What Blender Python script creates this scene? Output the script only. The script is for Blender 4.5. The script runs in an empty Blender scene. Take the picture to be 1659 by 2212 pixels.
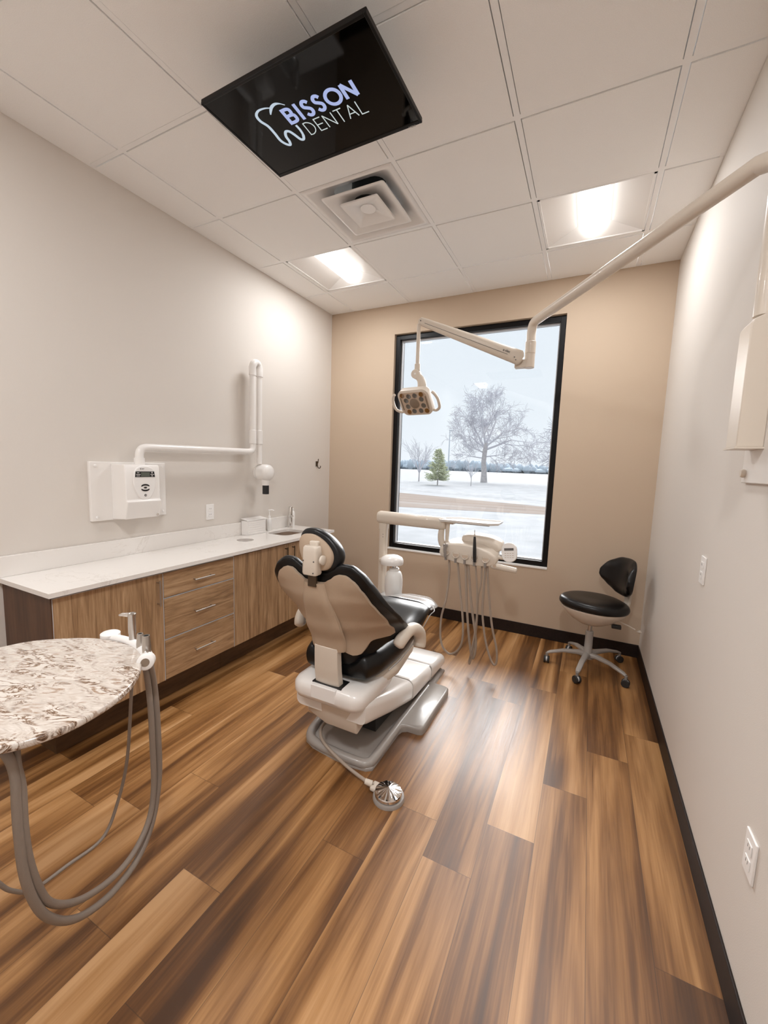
import bpy, bmesh, math, random
from mathutils import Vector, Matrix, Euler
R = math.radians
V = Vector
C = bpy.context.scene.collection
W, H, YF = 2.9745, 2.9877, -5.45          # room width, height, wall behind the camera

# ------------------------------------------------------------------ node helpers
def newmat(name):
    m = bpy.data.materials.new(name); m.use_nodes = True
    nt = m.node_tree
    return m, nt, nt.nodes.get('Principled BSDF')
def setp(b, **k):
    names = dict(col='Base Color', rough='Roughness', metal='Metallic', spec='Specular IOR Level', coat='Coat Weight',
                 coatr='Coat Roughness', trans='Transmission Weight', ior='IOR', emit='Emission Color', es='Emission Strength', sss='Subsurface Weight')
    for a, v in k.items():
        if a in ('col', 'emit') and len(v) == 3: v = (*v, 1)
        b.inputs[names[a]].default_value = v
def plain(name, col, rough=.5, var=.0, bump=0., scale=40, **k):
    m, nt, b = newmat(name); setp(b, col=col, rough=rough, **k)
    if var or bump:
        tc = nt.nodes.new('ShaderNodeTexCoord'); n = nt.nodes.new('ShaderNodeTexNoise'); n.inputs['Scale'].default_value = scale
        n.inputs['Detail'].default_value = 4
        nt.links.new(tc.outputs['Object'], n.inputs['Vector'])
        if var:
            r = nt.nodes.new('ShaderNodeValToRGB'); e = r.color_ramp.elements
            e[0].position = .3; e[1].position = .7
            e[0].color = (*[c*(1-var) for c in col], 1); e[1].color = (*[min(1, c*(1+var)) for c in col], 1)
            nt.links.new(n.outputs['Fac'], r.inputs['Fac']); nt.links.new(r.outputs['Color'], b.inputs['Base Color'])
        if bump:
            bp = nt.nodes.new('ShaderNodeBump'); bp.inputs['Strength'].default_value = bump; bp.inputs['Distance'].default_value = .002
            nt.links.new(n.outputs['Fac'], bp.inputs['Height']); nt.links.new(bp.outputs['Normal'], b.inputs['Normal'])
    return m
def math_node(nt, op, a, b=None):
    n = nt.nodes.new('ShaderNodeMath'); n.operation = op
    for i, x in enumerate((a, b)):
        if x is None: continue
        if isinstance(x, (int, float)): n.inputs[i].default_value = x
        else: nt.links.new(x, n.inputs[i])
    return n.outputs[0]
def ramp(nt, fac, stops):
    r = nt.nodes.new('ShaderNodeValToRGB'); e = r.color_ramp.elements
    while len(e) < len(stops): e.new(.5)
    for i, (p, c) in enumerate(stops): e[i].position = p; e[i].color = (*c, 1)
    nt.links.new(fac, r.inputs['Fac']); return r.outputs['Color']
def wood(name, stretch, dark, mid, light, rough=.45, seed=0.):
    m, nt, b = newmat(name); setp(b, rough=rough)
    tc = nt.nodes.new('ShaderNodeTexCoord'); geo = nt.nodes.new('ShaderNodeNewGeometry')
    mp = nt.nodes.new('ShaderNodeMapping'); mp.inputs['Scale'].default_value = stretch; mp.inputs['Location'].default_value = (seed, seed*.7, seed*1.3)
    nt.links.new(geo.outputs['Position'], mp.inputs['Vector'])
    a = nt.nodes.new('ShaderNodeTexNoise'); a.inputs['Scale'].default_value = 1; a.inputs['Detail'].default_value = 6; a.inputs['Roughness'].default_value = .6; a.inputs['Distortion'].default_value = 1.2
    mp2 = nt.nodes.new('ShaderNodeMapping'); mp2.inputs['Scale'].default_value = [s*6 for s in stretch]
    nt.links.new(geo.outputs['Position'], mp2.inputs['Vector'])
    f = nt.nodes.new('ShaderNodeTexNoise'); f.inputs['Scale'].default_value = 1; f.inputs['Detail'].default_value = 5
    nt.links.new(mp.outputs[0], a.inputs['Vector']); nt.links.new(mp2.outputs[0], f.inputs['Vector'])
    s = math_node(nt, 'ADD', math_node(nt, 'MULTIPLY', a.outputs['Fac'], .68), math_node(nt, 'MULTIPLY', f.outputs['Fac'], .32))
    c = ramp(nt, s, [(.34, dark), (.5, mid), (.64, light)])
    nt.links.new(c, b.inputs['Base Color'])
    return m

M = {}
M['wallb'] = plain('window_wall_tan', (.535, .42, .315), .7, bump=.15, scale=300, spec=.25)  # window wall toned a darker, warmer tan than the other walls
M['wall'] = plain('wall_paint', (.68, .632, .583), .7, bump=.15, scale=300, spec=.25)
M['ceil'] = plain('ceiling_tile', (.92, .91, .895), .95, var=.04, bump=.5, scale=420, spec=.1)
M['tee'] = plain('white_tee', (.90, .89, .88), .55)
M['base'] = plain('dark_vinyl_base', (.016, .009, .007), .5, var=.25, scale=60, spec=.25)
M['white'] = plain('white_enamel', (.82, .79, .76), .28, coat=.25, coatr=.15)
M['cream'] = plain('cream_plastic', (.66, .585, .50), .38, coat=.15)
M['plast'] = plain('white_plastic', (.83, .81, .79), .4)
M['shell'] = plain('textured_shell', (.46, .35, .255), .6, bump=.5, scale=500, spec=.3)
M['black'] = plain('black_leather', (.004, .004, .0045), .34, bump=.2, scale=260, spec=.38)
M['stoolb'] = plain('black_stool_vinyl', (.0045, .0035, .0035), .33, bump=.15, scale=260, spec=.4)
M['grey'] = plain('grey_plastic', (.27, .245, .225), .4)
M['greyb'] = plain('grey_base', (.33, .30, .275), .32, coat=.2)
M['dark'] = plain('dark_plastic', (.012, .012, .013), .35)
M['rub'] = plain('rubber', (.02, .018, .017), .6)
M['chrome'] = plain('chrome', (.8, .79, .78), .08, metal=1.)
M['steel'] = plain('brushed_steel', (.55, .52, .49), .28, metal=1.)
M['bronze'] = plain('bronze_metal', (.12, .09, .065), .4, metal=.9)
M['hose'] = plain('beige_hose', (.36, .295, .24), .5, bump=.2, scale=400)
M['hoseg'] = plain('grey_hose', (.25, .205, .17), .55, bump=.3, scale=500)
M['frame'] = plain('dark_window_frame', (.004, .003, .003), .4, spec=.2)
M['alu'] = plain('pale_bead', (.55, .56, .58), .3)
M['tvb'] = plain('tv_black', (.004, .0035, .0035), .3, spec=.2)
M['screen'] = plain('tv_glass', (.001, .001, .001), .04, spec=.22)
M['lcd'] = plain('lcd', (.10, .115, .095), .3)
M['amber'] = plain('amber_led', (.19, .085, .02), .15, coat=1.)
M['led'] = plain('led_lens', (.12, .115, .105), .1, coat=1.)
M['sensor'] = plain('sensor_lens', (.22, .165, .12), .3)
M['panel'] = plain('lamp_panel', (.50, .385, .29), .45)
M['paper'] = plain('paper_towel', (.84, .81, .78), .8)
M['bottle'] = plain('bottle_plastic', (.80, .79, .77), .3)
M['clear'] = plain('clear_plastic', (.80, .78, .76), .15, spec=.6)
M['hole'] = plain('bin_dark', (.07, .045, .03), .6)
M['duct'] = plain('duct_dark', (.008, .008, .008), .8)
M['cover'] = plain('clear_toe_cover', (.30, .29, .28), .2, coat=.4)
M['text'] = plain('grey_print', (.10, .09, .085), .5)
M['lilac'] = plain('x', (.3, .3, .3), .5)
def emis(name, col, s):
    m, nt, b = newmat(name); setp(b, col=(.02, .02, .02), emit=col, es=s, rough=.5, spec=.1); return m
M['lamp'] = emis('troffer_diffuser', (1, .96, .92), 3.6)
M['logo_pale'] = emis('screen_pale_blue', (.47, .55, .63), .9)
M['logo_blue'] = emis('screen_blue', (.36, .42, .68), .9)
M['logo_white'] = emis('screen_white', (.52, .58, .57), .9)

# floor planks
def floor_mat():
    m, nt, b = newmat('wood_plank_floor'); setp(b, rough=.32, spec=.75)
    at = nt.nodes.new('ShaderNodeAttribute'); at.attribute_name = 'pid'
    uv = nt.nodes.new('ShaderNodeUVMap'); uv.uv_map = 'UVMap'
    geo = nt.nodes.new('ShaderNodeNewGeometry')
    off = nt.nodes.new('ShaderNodeVectorMath'); off.operation = 'SCALE'; off.inputs['Scale'].default_value = 37.
    nt.links.new(at.outputs['Vector'], off.inputs[0])
    def noise(sc, detail, dist=0., rgh=.5):
        mp = nt.nodes.new('ShaderNodeMapping'); mp.inputs['Scale'].default_value = sc
        nt.links.new(geo.outputs['Position'], mp.inputs['Vector'])
        ad = nt.nodes.new('ShaderNodeVectorMath'); ad.operation = 'ADD'
        nt.links.new(mp.outputs[0], ad.inputs[0]); nt.links.new(off.outputs[0], ad.inputs[1])
        n = nt.nodes.new('ShaderNodeTexNoise'); n.inputs['Scale'].default_value = 1; n.inputs['Detail'].default_value = detail
        n.inputs['Distortion'].default_value = dist; n.inputs['Roughness'].default_value = rgh
        nt.links.new(ad.outputs[0], n.inputs['Vector']); return n.outputs['Fac']
    broad = noise((8.5, .62, 1), 2., .4)
    mid = noise((38, 1.6, 1), 4, .8)
    fine = noise((170, 5, 1), 3, 0)
    s = math_node(nt, 'ADD', math_node(nt, 'MULTIPLY', broad, .70), math_node(nt, 'MULTIPLY', mid, .20))
    s = math_node(nt, 'ADD', s, math_node(nt, 'MULTIPLY', fine, .10))
    sep = nt.nodes.new('ShaderNodeSeparateXYZ'); nt.links.new(at.outputs['Vector'], sep.inputs[0])
    s = math_node(nt, 'ADD', s, math_node(nt, 'MULTIPLY', math_node(nt, 'SUBTRACT', sep.outputs[0], .5), .085))
    c = ramp(nt, s, [(.35, (.062, .022, .0045)), (.44, (.140, .055, .013)), (.51, (.265, .120, .036)), (.59, (.42, .215, .080)), (.69, (.57, .33, .155))])
    # seams between planks
    su = nt.nodes.new('ShaderNodeSeparateXYZ'); nt.links.new(uv.outputs[0], su.inputs[0])
    def edge(o, w):
        d = math_node(nt, 'MINIMUM', o, math_node(nt, 'SUBTRACT', 1., o)); return math_node(nt, 'LESS_THAN', d, w)
    e = math_node(nt, 'MAXIMUM', edge(su.outputs[0], .006), edge(su.outputs[1], .0009))
    mx = nt.nodes.new('ShaderNodeMix'); mx.data_type = 'RGBA'
    nt.links.new(math_node(nt, 'MULTIPLY', e, .55), mx.inputs['Factor']); nt.links.new(c, mx.inputs['A']); mx.inputs['B'].default_value = (.04, .018, .008, 1)
    nt.links.new(mx.outputs['Result'], b.inputs['Base Color'])
    nt.links.new(math_node(nt, 'ADD', .30, math_node(nt, 'MULTIPLY', fine, .16)), b.inputs['Roughness'])
    return m
M['floor'] = floor_mat()
door_c = ((.20, .112, .052), (.36, .215, .110), (.49, .32, .18))
M['door'] = wood('cabinet_wood_upright', (26, 26, 1.6), *door_c)
M['drawer'] = wood('cabinet_wood_level', (26, 2.0, 22), *door_c, seed=4.)
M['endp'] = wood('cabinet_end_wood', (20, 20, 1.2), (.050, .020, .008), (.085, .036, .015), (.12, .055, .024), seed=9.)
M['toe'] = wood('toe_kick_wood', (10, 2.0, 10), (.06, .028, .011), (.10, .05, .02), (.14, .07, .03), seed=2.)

def quartz(name, base, v1, v2, sc, k):
    m, nt, b = newmat(name); setp(b, rough=.18, coat=.3)
    geo = nt.nodes.new('ShaderNodeNewGeometry')
    mp = nt.nodes.new('ShaderNodeMapping'); mp.vector_type = 'TEXTURE'; mp.inputs['Scale'].default_value = [1/q for q in sc]; mp.inputs['Rotation'].default_value = (0, 0, R(27))
    nt.links.new(geo.outputs['Position'], mp.inputs['Vector'])
    n1 = nt.nodes.new('ShaderNodeTexNoise'); n1.inputs['Scale'].default_value = 1; n1.inputs['Detail'].default_value = 7; n1.inputs['Roughness'].default_value = .62; n1.inputs['Distortion'].default_value = 1.5
    nt.links.new(mp.outputs[0], n1.inputs['Vector'])
    d = math_node(nt, 'ABSOLUTE', math_node(nt, 'SUBTRACT', n1.outputs['Fac'], .5))
    mp2 = nt.nodes.new('ShaderNodeMapping'); mp2.inputs['Location'].default_value = (7, 3, 1); mp2.inputs['Scale'].default_value = [x*.45 for x in sc]
    nt.links.new(geo.outputs['Position'], mp2.inputs['Vector'])
    n2 = nt.nodes.new('ShaderNodeTexNoise'); n2.inputs['Scale'].default_value = 1; n2.inputs['Detail'].default_value = 3; n2.inputs['Distortion'].default_value = 1.5
    nt.links.new(mp2.outputs[0], n2.inputs['Vector'])
    line = math_node(nt, 'LESS_THAN', 0., 1.)
    c1 = ramp(nt, d, [(0., v1), (k*.35, v2), (k, base), (1., base)])
    if k > .03:
        c2 = ramp(nt, n1.outputs['Fac'], [(.33, v2), (.42, tuple((a+b_)/2 for a, b_ in zip(v2, base))), (.47, base), (.66, tuple((a+b_)/2 for a, b_ in zip(v2, base)))])
    else:
        c2 = ramp(nt, n1.outputs['Fac'], [(.3, base), (.7, base)])
    msk = ramp(nt, n2.outputs['Fac'], [(.44, (0, 0, 0)), (.58, (1, 1, 1))])
    mx = nt.nodes.new('ShaderNodeMix'); mx.data_type = 'RGBA'
    nt.links.new(msk, mx.inputs['Factor']); nt.links.new(c2, mx.inputs['A']); nt.links.new(c1, mx.inputs['B'])
    nt.links.new(mx.outputs['Result'], b.inputs['Base Color'])
    return m
M['quartz'] = quartz('white_quartz', (.80, .765, .73), (.66, .61, .57), (.74, .70, .66), (3, 3, 3), .012)
M['granite'] = quartz('veined_quartz', (.66, .605, .55), (.045, .02, .011), (.30, .19, .12), (10, 30, 20), .06)

def glass_mat():
    m, nt, b = newmat('window_glass'); nt.nodes.remove(b)
    out = nt.nodes['Material Output']
    tr = nt.nodes.new('ShaderNodeBsdfTransparent'); tr.inputs[0].default_value = (.97, .98, .99, 1)
    gl = nt.nodes.new('ShaderNodeBsdfGlossy'); gl.inputs['Roughness'].default_value = .0
    fr = nt.nodes.new('ShaderNodeFresnel'); fr.inputs['IOR'].default_value = 1.45
    mx = nt.nodes.new('ShaderNodeMixShader')
    nt.links.new(fr.outputs[0], mx.inputs[0]); nt.links.new(tr.outputs[0], mx.inputs[1]); nt.links.new(gl.outputs[0], mx.inputs[2]); nt.links.new(mx.outputs[0], out.inputs['Surface'])
    return m
M['glass'] = glass_mat()
M['snow'] = plain('snow', (.262, .270, .280), .9, var=.12, bump=.0, scale=.9, spec=.05)
M['snowf'] = plain('snow_bank', (.245, .253, .262), .9, var=.12, scale=1.5, spec=.2)
def road_mat():
    m, nt, b = newmat('snowy_road'); setp(b, rough=.8)
    geo = nt.nodes.new('ShaderNodeNewGeometry'); mp = nt.nodes.new('ShaderNodeMapping'); mp.inputs['Scale'].default_value = (.05, 1.5, 1)
    nt.links.new(geo.outputs['Position'], mp.inputs['Vector'])
    n = nt.nodes.new('ShaderNodeTexNoise'); n.inputs['Scale'].default_value = 1.4; n.inputs['Detail'].default_value = 5
    nt.links.new(mp.outputs[0], n.inputs['Vector'])
    setp(b, spec=.03, rough=1.)
    nt.links.new(ramp(nt, n.outputs['Fac'], [(.3, (.165, .128, .104)), (.5, (.195, .160, .138)), (.7, (.24, .222, .21))]), b.inputs['Base Color'])
    return m
M['road'] = road_mat()
M['bark'] = plain('frosted_bark', (.42, .40, .40), .9, var=.15, scale=3)
M['twig'] = plain('frosted_twig', (.48, .48, .52), .9)
M['needle'] = plain('frosted_needles', (.48, .51, .36), .9, var=.3, scale=4)
M['haze'] = plain('hazed_frosted_trees', (.36, .42, .475), 1., var=.1, scale=.1)  # aerial haze painted into the blue-grey of the frosted trees
M['polem'] = plain('pole_grey', (.40, .45, .50), .7)

# ------------------------------------------------------------------ mesh builder
def worldorigin(o):
    v = V((0, 0, 0))
    while o: v += o.location; o = o.parent
    return v
class MB:
    def __init__(s): s.b = bmesh.new()
    def face(s, pts):
        try: return s.b.faces.new([s.b.verts.new(p) for p in pts])
        except Exception: return None
    def box(s, lo, hi, mat=None):
        lo, hi = V(lo), V(hi)
        c = [(x, y, z) for z in (lo.z, hi.z) for y in (lo.y, hi.y) for x in (lo.x, hi.x)]
        if mat: c = [mat @ V(p) for p in c]
        v = [s.b.verts.new(p) for p in c]
        for f in ((0, 2, 3, 1), (4, 5, 7, 6), (0, 1, 5, 4), (2, 6, 7, 3), (0, 4, 6, 2), (1, 3, 7, 5)): s.b.faces.new([v[i] for i in f])
        return s
    def ring_loft(s, rings, caps=True, closed=True):
        L = [[s.b.verts.new(p) for p in r] for r in rings]; n = len(L[0])
        for a, b in zip(L, L[1:]):
            for i in range(n if closed else n-1):
                j = (i+1) % n
                try: s.b.faces.new((a[i], a[j], b[j], b[i]))
                except Exception: pass
        if caps:
            s.b.faces.new(L[0][::-1]); s.b.faces.new(L[-1])
        return s
    def cyl(s, p0, p1, r0, r1=None, n=24, caps=True):
        return s.tube([p0, p1], [r0, r0 if r1 is None else r1], n, caps)
    def tube(s, path, r, n=12, caps=True):
        P = [V(p) for p in path]
        rr = r if isinstance(r, (list, tuple)) else [r]*len(P)
        T = []
        for i in range(len(P)):
            a = P[max(0, i-1)]; b = P[min(len(P)-1, i+1)]; T.append((b-a).normalized())
        up = V((0, 0, 1)) if abs(T[0].z) < .9 else V((1, 0, 0))
        nx = T[0].cross(up).normalized(); rings = []
        for i in range(len(P)):
            if i:
                q = T[i-1].rotation_difference(T[i]); nx = (q @ nx).normalized()
            ny = T[i].cross(nx).normalized()
            rings.append([P[i]+(nx*math.cos(t)+ny*math.sin(t))*rr[i] for t in [2*math.pi*k/n for k in range(n)]])
        return s.ring_loft(rings, caps)
    def lathe(s, prof, c=(0, 0, 0), axis=(0, 0, 1), n=32, caps=True):
        c = V(c); q = V((0, 0, 1)).rotation_difference(V(axis).normalized())
        rings = [[c+q @ V((r*math.cos(t), r*math.sin(t), h)) for t in [2*math.pi*k/n for k in range(n)]] for r, h in prof]
        return s.ring_loft(rings, caps)
    def prism(s, pts, o, ux, uy, depth):
        o, ux, uy = V(o), V(ux), V(uy); nrm = ux.cross(uy).normalized()
        a = [o+ux*x+uy*y for x, y in pts]
        return s.ring_loft([a, [p+nrm*depth for p in a]])
    def slab(s, f, nu=20, nv=20):
        """closed solid between f(u,v,0) and f(u,v,1), u and v in 0..1"""
        g = [[[s.b.verts.new(f(i/nu, j/nv, k)) for j in range(nv+1)] for i in range(nu+1)] for k in (0, 1)]
        for i in range(nu):
            for j in range(nv):
                s.b.faces.new((g[0][i][j], g[0][i][j+1], g[0][i+1][j+1], g[0][i+1][j]))
                s.b.faces.new((g[1][i][j], g[1][i+1][j], g[1][i+1][j+1], g[1][i][j+1]))
        for i in range(nu):
            s.b.faces.new((g[0][i][0], g[0][i+1][0], g[1][i+1][0], g[1][i][0])); s.b.faces.new((g[0][i][nv], g[1][i][nv], g[1][i+1][nv], g[0][i+1][nv]))
        for j in range(nv):
            s.b.faces.new((g[0][0][j], g[1][0][j], g[1][0][j+1], g[0][0][j+1])); s.b.faces.new((g[0][nu][j], g[0][nu][j+1], g[1][nu][j+1], g[1][nu][j]))
        return s
    def build(s, name, mat, parent=None, smooth=True, bev=0, seg=3, sub=0, ang=38, solid=0, origin=None):
        bmesh.ops.recalc_face_normals(s.b, faces=s.b.faces)
        me = bpy.data.meshes.new(name)
        if parent is None and origin is None:
            xs = [v.co for v in s.b.verts]
            origin = V((sum(p.x for p in xs)/len(xs), sum(p.y for p in xs)/len(xs), min(p.z for p in xs)))
        wo = worldorigin(parent) if parent else V(origin)
        bmesh.ops.translate(s.b, verts=s.b.verts, vec=-wo)
        s.b.to_mesh(me); s.b.free()
        me.materials.append(M[mat])
        if smooth:
            me.polygons.foreach_set('use_smooth', [True]*len(me.polygons))
            if not sub: me.set_sharp_from_angle(angle=R(ang))
        o = bpy.data.objects.new(name, me); C.objects.link(o)
        if parent: o.parent = parent
        else: o.location = wo
        if solid:
            q = o.modifiers.new('solid', 'SOLIDIFY'); q.thickness = solid; q.offset = 0
        if bev:
            q = o.modifiers.new('bevel', 'BEVEL'); q.width = bev; q.segments = seg; q.limit_method = 'ANGLE'; q.angle_limit = R(40)
            q.use_clamp_overlap = True; q.harden_normals = False
        if sub:
            q = o.modifiers.new('sub', 'SUBSURF'); q.levels = q.render_levels = sub
        return o
def tag(o, label, cat, group=None, kind=None):
    o['label'] = label; o['category'] = cat
    if group: o['group'] = group
    if kind: o['kind'] = kind
    return o
def thing(name, loc, label, cat, group=None):
    o = bpy.data.objects.new(name, None); C.objects.link(o); o.location = loc; o.empty_display_size = .05
    return tag(o, label, cat, group)
def struct(o): o['kind'] = 'structure'; return o
def smooth_path(P, k=6):
    """Catmull-Rom through the points"""
    P = [V(p) for p in P]; Q = [P[0]*2-P[1]]+P+[P[-1]*2-P[-2]]; out = []
    for i in range(1, len(Q)-2):
        for j in range(k):
            t = j/k; a, b, c, d = Q[i-1], Q[i], Q[i+1], Q[i+2]
            out.append(.5*((2*b)+(c-a)*t+(2*a-5*b+4*c-d)*t*t+(3*b-a-3*c+d)*t**3))
    out.append(P[-1]); return out
def rrect(w, h, r, n=6, cx=0, cy=0):
    pts = []
    for sx, sy, a0 in ((1, 1, 0), (-1, 1, 90), (-1, -1, 180), (1, -1, 270)):
        for k in range(n+1):
            a = R(a0+90*k/n); pts.append((cx+sx*(w/2-r)+r*math.cos(a), cy+sy*(h/2-r)+r*math.sin(a)))
    return pts
def interp(x, T):
    if x <= T[0][0]: return T[0][1]
    for (a, fa), (b, fb) in zip(T, T[1:]):
        if x <= b:
            t = (x-a)/(b-a); t = t*t*(3-2*t)*.5+t*.5
            return fa+(fb-fa)*t
    return T[-1][1]
def text_mesh(txt, size, o, ux, uy, name, mat, parent, depth=.0006, bold=0., align='CENTER'):
    cu = bpy.data.curves.new('t', 'FONT'); cu.body = txt; cu.size = size; cu.align_x = align; cu.align_y = 'CENTER'; cu.extrude = depth; cu.offset = bold
    t = bpy.data.objects.new('t', cu); C.objects.link(t)
    dg = bpy.context.evaluated_depsgraph_get(); me = bpy.data.meshes.new_from_object(t.evaluated_get(dg))
    bpy.data.objects.remove(t)
    o, ux, uy = V(o), V(ux).normalized(), V(uy).normalized(); n = ux.cross(uy)
    mt = Matrix((( ux.x, uy.x, n.x, o.x), (ux.y, uy.y, n.y, o.y), (ux.z, uy.z, n.z, o.z), (0, 0, 0, 1)))
    me.transform(Matrix.Translation(-worldorigin(parent)) @ mt)
    me.materials.clear(); me.materials.append(M[mat]); me.name = name
    ob = bpy.data.objects.new(name, me); C.objects.link(ob); ob.parent = parent
    return ob

# ================================================================== room shell
# floor: planks, one mesh
def build_floor():
    rnd = random.Random(7)
    pw, plen = .184, 1.22; x1 = 2.988
    ends = {0: -1.163, 1: -1.427, 2: -1.780, 3: -.909, 4: -1.165, 5: -.995, 6: -1.29, 7: -.72, 8: -1.62, 9: -.65, 10: -1.30, 11: -1.54, 12: -.4, 13: -1.0, 14: -.3, 15: -.8, 16: -.1}
    bm = bmesh.new(); uvl = bm.loops.layers.uv.new('UVMap'); cl = bm.loops.layers.float_color.new('pid')
    for k in range(17):
        xr = x1-k*pw; xl = xr-pw
        xa, xb = max(0, xl), min(W, xr)
        if xb <= xa: continue
        y = ends[k]
        while y > YF: y -= plen
        y0 = y
        while y0 < 0:
            y1 = y0+plen; ya, yb = max(YF, y0), min(0, y1)
            if yb > ya+1e-4:
                f = bm.faces.new([bm.verts.new(p) for p in ((xa, ya, 0), (xb, ya, 0), (xb, yb, 0), (xa, yb, 0))])
                c = (rnd.random(), rnd.random(), rnd.random(), 1)
                for l in f.loops:
                    l[uvl].uv = ((l.vert.co.x-xl)/pw, (l.vert.co.y-y0)/plen); l[cl] = c
            y0 = y1
    # thickness below
    for p in (((0, YF, -.05), (0, 0, -.05), (W, 0, -.05), (W, YF, -.05)),):
        bm.faces.new([bm.verts.new(q) for q in p])
    me = bpy.data.meshes.new('floor'); bm.to_mesh(me); bm.free(); me.materials.append(M['floor'])
    o = bpy.data.objects.new('floor', me); C.objects.link(o); struct(o)
build_floor()
struct(MB().box((-.14, YF-.14, 0), (0, .14, H+.1)).build('wall_left', 'wall', smooth=False))
struct(MB().box((W, YF-.14, 0), (W+.14, .14, H+.1)).build('wall_right', 'wall', smooth=False))
struct(MB().box((0, YF-.14, 0), (W, YF, H+.1)).build('wall_front', 'wall', smooth=False))
WX0, WX1, WZ0, WZ1 = .728, 2.2545, .6245, 2.7175
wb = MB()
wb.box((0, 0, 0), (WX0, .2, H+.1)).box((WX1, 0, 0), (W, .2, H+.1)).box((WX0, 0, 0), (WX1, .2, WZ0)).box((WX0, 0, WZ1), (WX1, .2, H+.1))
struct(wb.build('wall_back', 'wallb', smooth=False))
# baseboards
bh, bt = .104, .008
def baseboard(name, lo, hi): struct(MB().box(lo, hi).build(name, 'base', smooth=False, bev=.003))
baseboard('baseboard_back', (0, -bt, 0), (W, 0, bh))
baseboard('baseboard_right', (W-bt, YF, 0), (W, -bt, bh))
baseboard('baseboard_left_a', (0, YF, 0), (bt, -2.86, bh))
baseboard('baseboard_left_b', (0, -.62, 0), (bt, -bt, bh))
# ceiling tiles + tee grid
GX = [.2789+.6096*k for k in range(5)]; GY = [-.4848-.6096*k for k in range(9)]
xs = [0]+GX+[W]; ys = sorted([0, YF]+[g for g in GY if g > YF])
lights = [(0, -1.0944), (3, -1.0944), (0, -4.1424), (3, -4.1424)]
special = {(round(GX[i], 2), round(y, 2)) for i, y in lights} | {(round(GX[1], 2), round(-1.704, 2))}
cm = MB(); cm.box((0, YF, H+.22), (W, 0, H+.26))
for xa, xb in zip(xs, xs[1:]):
    for ya, yb in zip(ys, ys[1:]):
        if (round(xa, 2), round(ya, 2)) in special: continue
        a = .004 if xa == 0 else .0165; b = .004 if xb == W else .0165
        c = .004 if ya == YF else .0165; d = .004 if yb == 0 else .0165
        cm.box((xa+a, ya+c, H), (xb-b, yb-d, H+.018))
struct(cm.build('ceiling', 'ceil', smooth=False))
tm = MB()
for x in GX: tm.box((x-.0125, YF, H+.003), (x+.0125, 0, H+.045))
for y in GY:
    if y > YF: tm.box((0, y-.0125, H+.0035), (W, y+.0125, H+.045))
tm.box((0, YF, H+.002), (.02, 0, H+.02)).box((W-.02, YF, H+.002), (W, 0, H+.02)).box((0, -.02, H+.0025), (W, 0, H+.02))
struct(tm.build('trim_1', 'tee', smooth=False))
# ------------------------------------------------------------------ window
wn = bpy.data.objects.new('window_1', None); C.objects.link(wn); wn.location = ((WX0+WX1)/2, .1, WZ0); struct(wn)
def rframe(x0, x1, z0, z1, w, y0, y1):
    m = MB()
    m.box((x0, y0, z0), (x0+w, y1, z1)).box((x1-w, y0, z0), (x1, y1, z1)).box((x0+w, y0, z0), (x1-w, y1, z0+w)).box((x0+w, y0, z1-w), (x1-w, y1, z1))
    return m
fr_ = rframe(WX0+.004, WX1-.004, WZ0+.004, WZ1-.004, .042, .035, .15).build('window_frame', 'frame', wn, smooth=False, bev=.002)
rframe(WX0+.046, WX1-.046, WZ0+.046, WZ1-.046, .010, .075, .11).build('glazing_bead', 'alu', wn, smooth=False)
MB().box((WX0+.05, .112, WZ0+.05), (WX1-.05, .118, WZ1-.05)).build('window_glass', 'glass', wn, smooth=False)
MB().box((WX0, -.006, WZ0-.012), (WX1, .034, WZ0+.003)).build('window_sill', 'plast', wn, smooth=False, bev=.002)

# ================================================================== ceiling fixtures
def troffer(x0, y0, label, LAMP_W=11.5):
    t = thing('ceiling_light', (x0+.305, y0+.305, H), label, 'ceiling light', 'ceiling troffers')
    X0, X1, Y0, Y1 = x0+.016, x0+.594, y0+.016, y0+.594; cx = (X0+X1)/2
    m = MB(); z = H+.004
    # housing shell: flange and sloped reflector wings
    m.box((X0, Y0, z), (X0+.012, Y1, z+.01)).box((X1-.012, Y0, z), (X1, Y1, z+.01)).box((X0, Y0, z), (X1, Y0+.012, z+.01)).box((X0, Y1-.012, z), (X1, Y1, z+.01))
    m.build('rim', 'tee', t, smooth=False)
    m = MB(); zt = H+.075
    a = [(X0+.01, Y0+.01, z+.006), (X1-.01, Y0+.01, z+.006), (X1-.01, Y1-.01, z+.006), (X0+.01, Y1-.01, z+.006)]
    b = [(cx-.10, Y0+.07, zt), (cx+.10, Y0+.07, zt), (cx+.10, Y1-.07, zt), (cx-.10, Y1-.07, zt)]
    m.ring_loft([a, b], caps=False); m.face(b)
    m.build('reflector', 'plast', t, smooth=False, solid=.002)
    # rounded lens running front to back
    rings = []
    for y, s in ((Y0+.05, .86), (Y0+.065, 1), (Y1-.065, 1), (Y1-.05, .86)):
        rings.append([(cx+.078*s*math.cos(q), y, H+.062-.060*s*math.sin(q)) for q in [math.pi*k/14 for k in range(15)]])
    MB().ring_loft(rings).build('diffuser', 'lamp', t, ang=60)
    li = bpy.data.lights.new('troffer_lamp', 'AREA'); li.shape = 'RECTANGLE'; li.size = .13; li.size_y = .44; li.energy = LAMP_W; li.color = (.96, .98, 1)
    lo = bpy.data.objects.new('troffer_lamp', li); C.objects.link(lo); lo.location = (cx, (Y0+Y1)/2, H-.002)
troffer(GX[0], GY[1], 'recessed square ceiling light nearer the left wall, lens foreshortened, beyond the vent')
troffer(GX[3], GY[1], 'recessed square ceiling light at the right, above the lamp tube')
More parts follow.
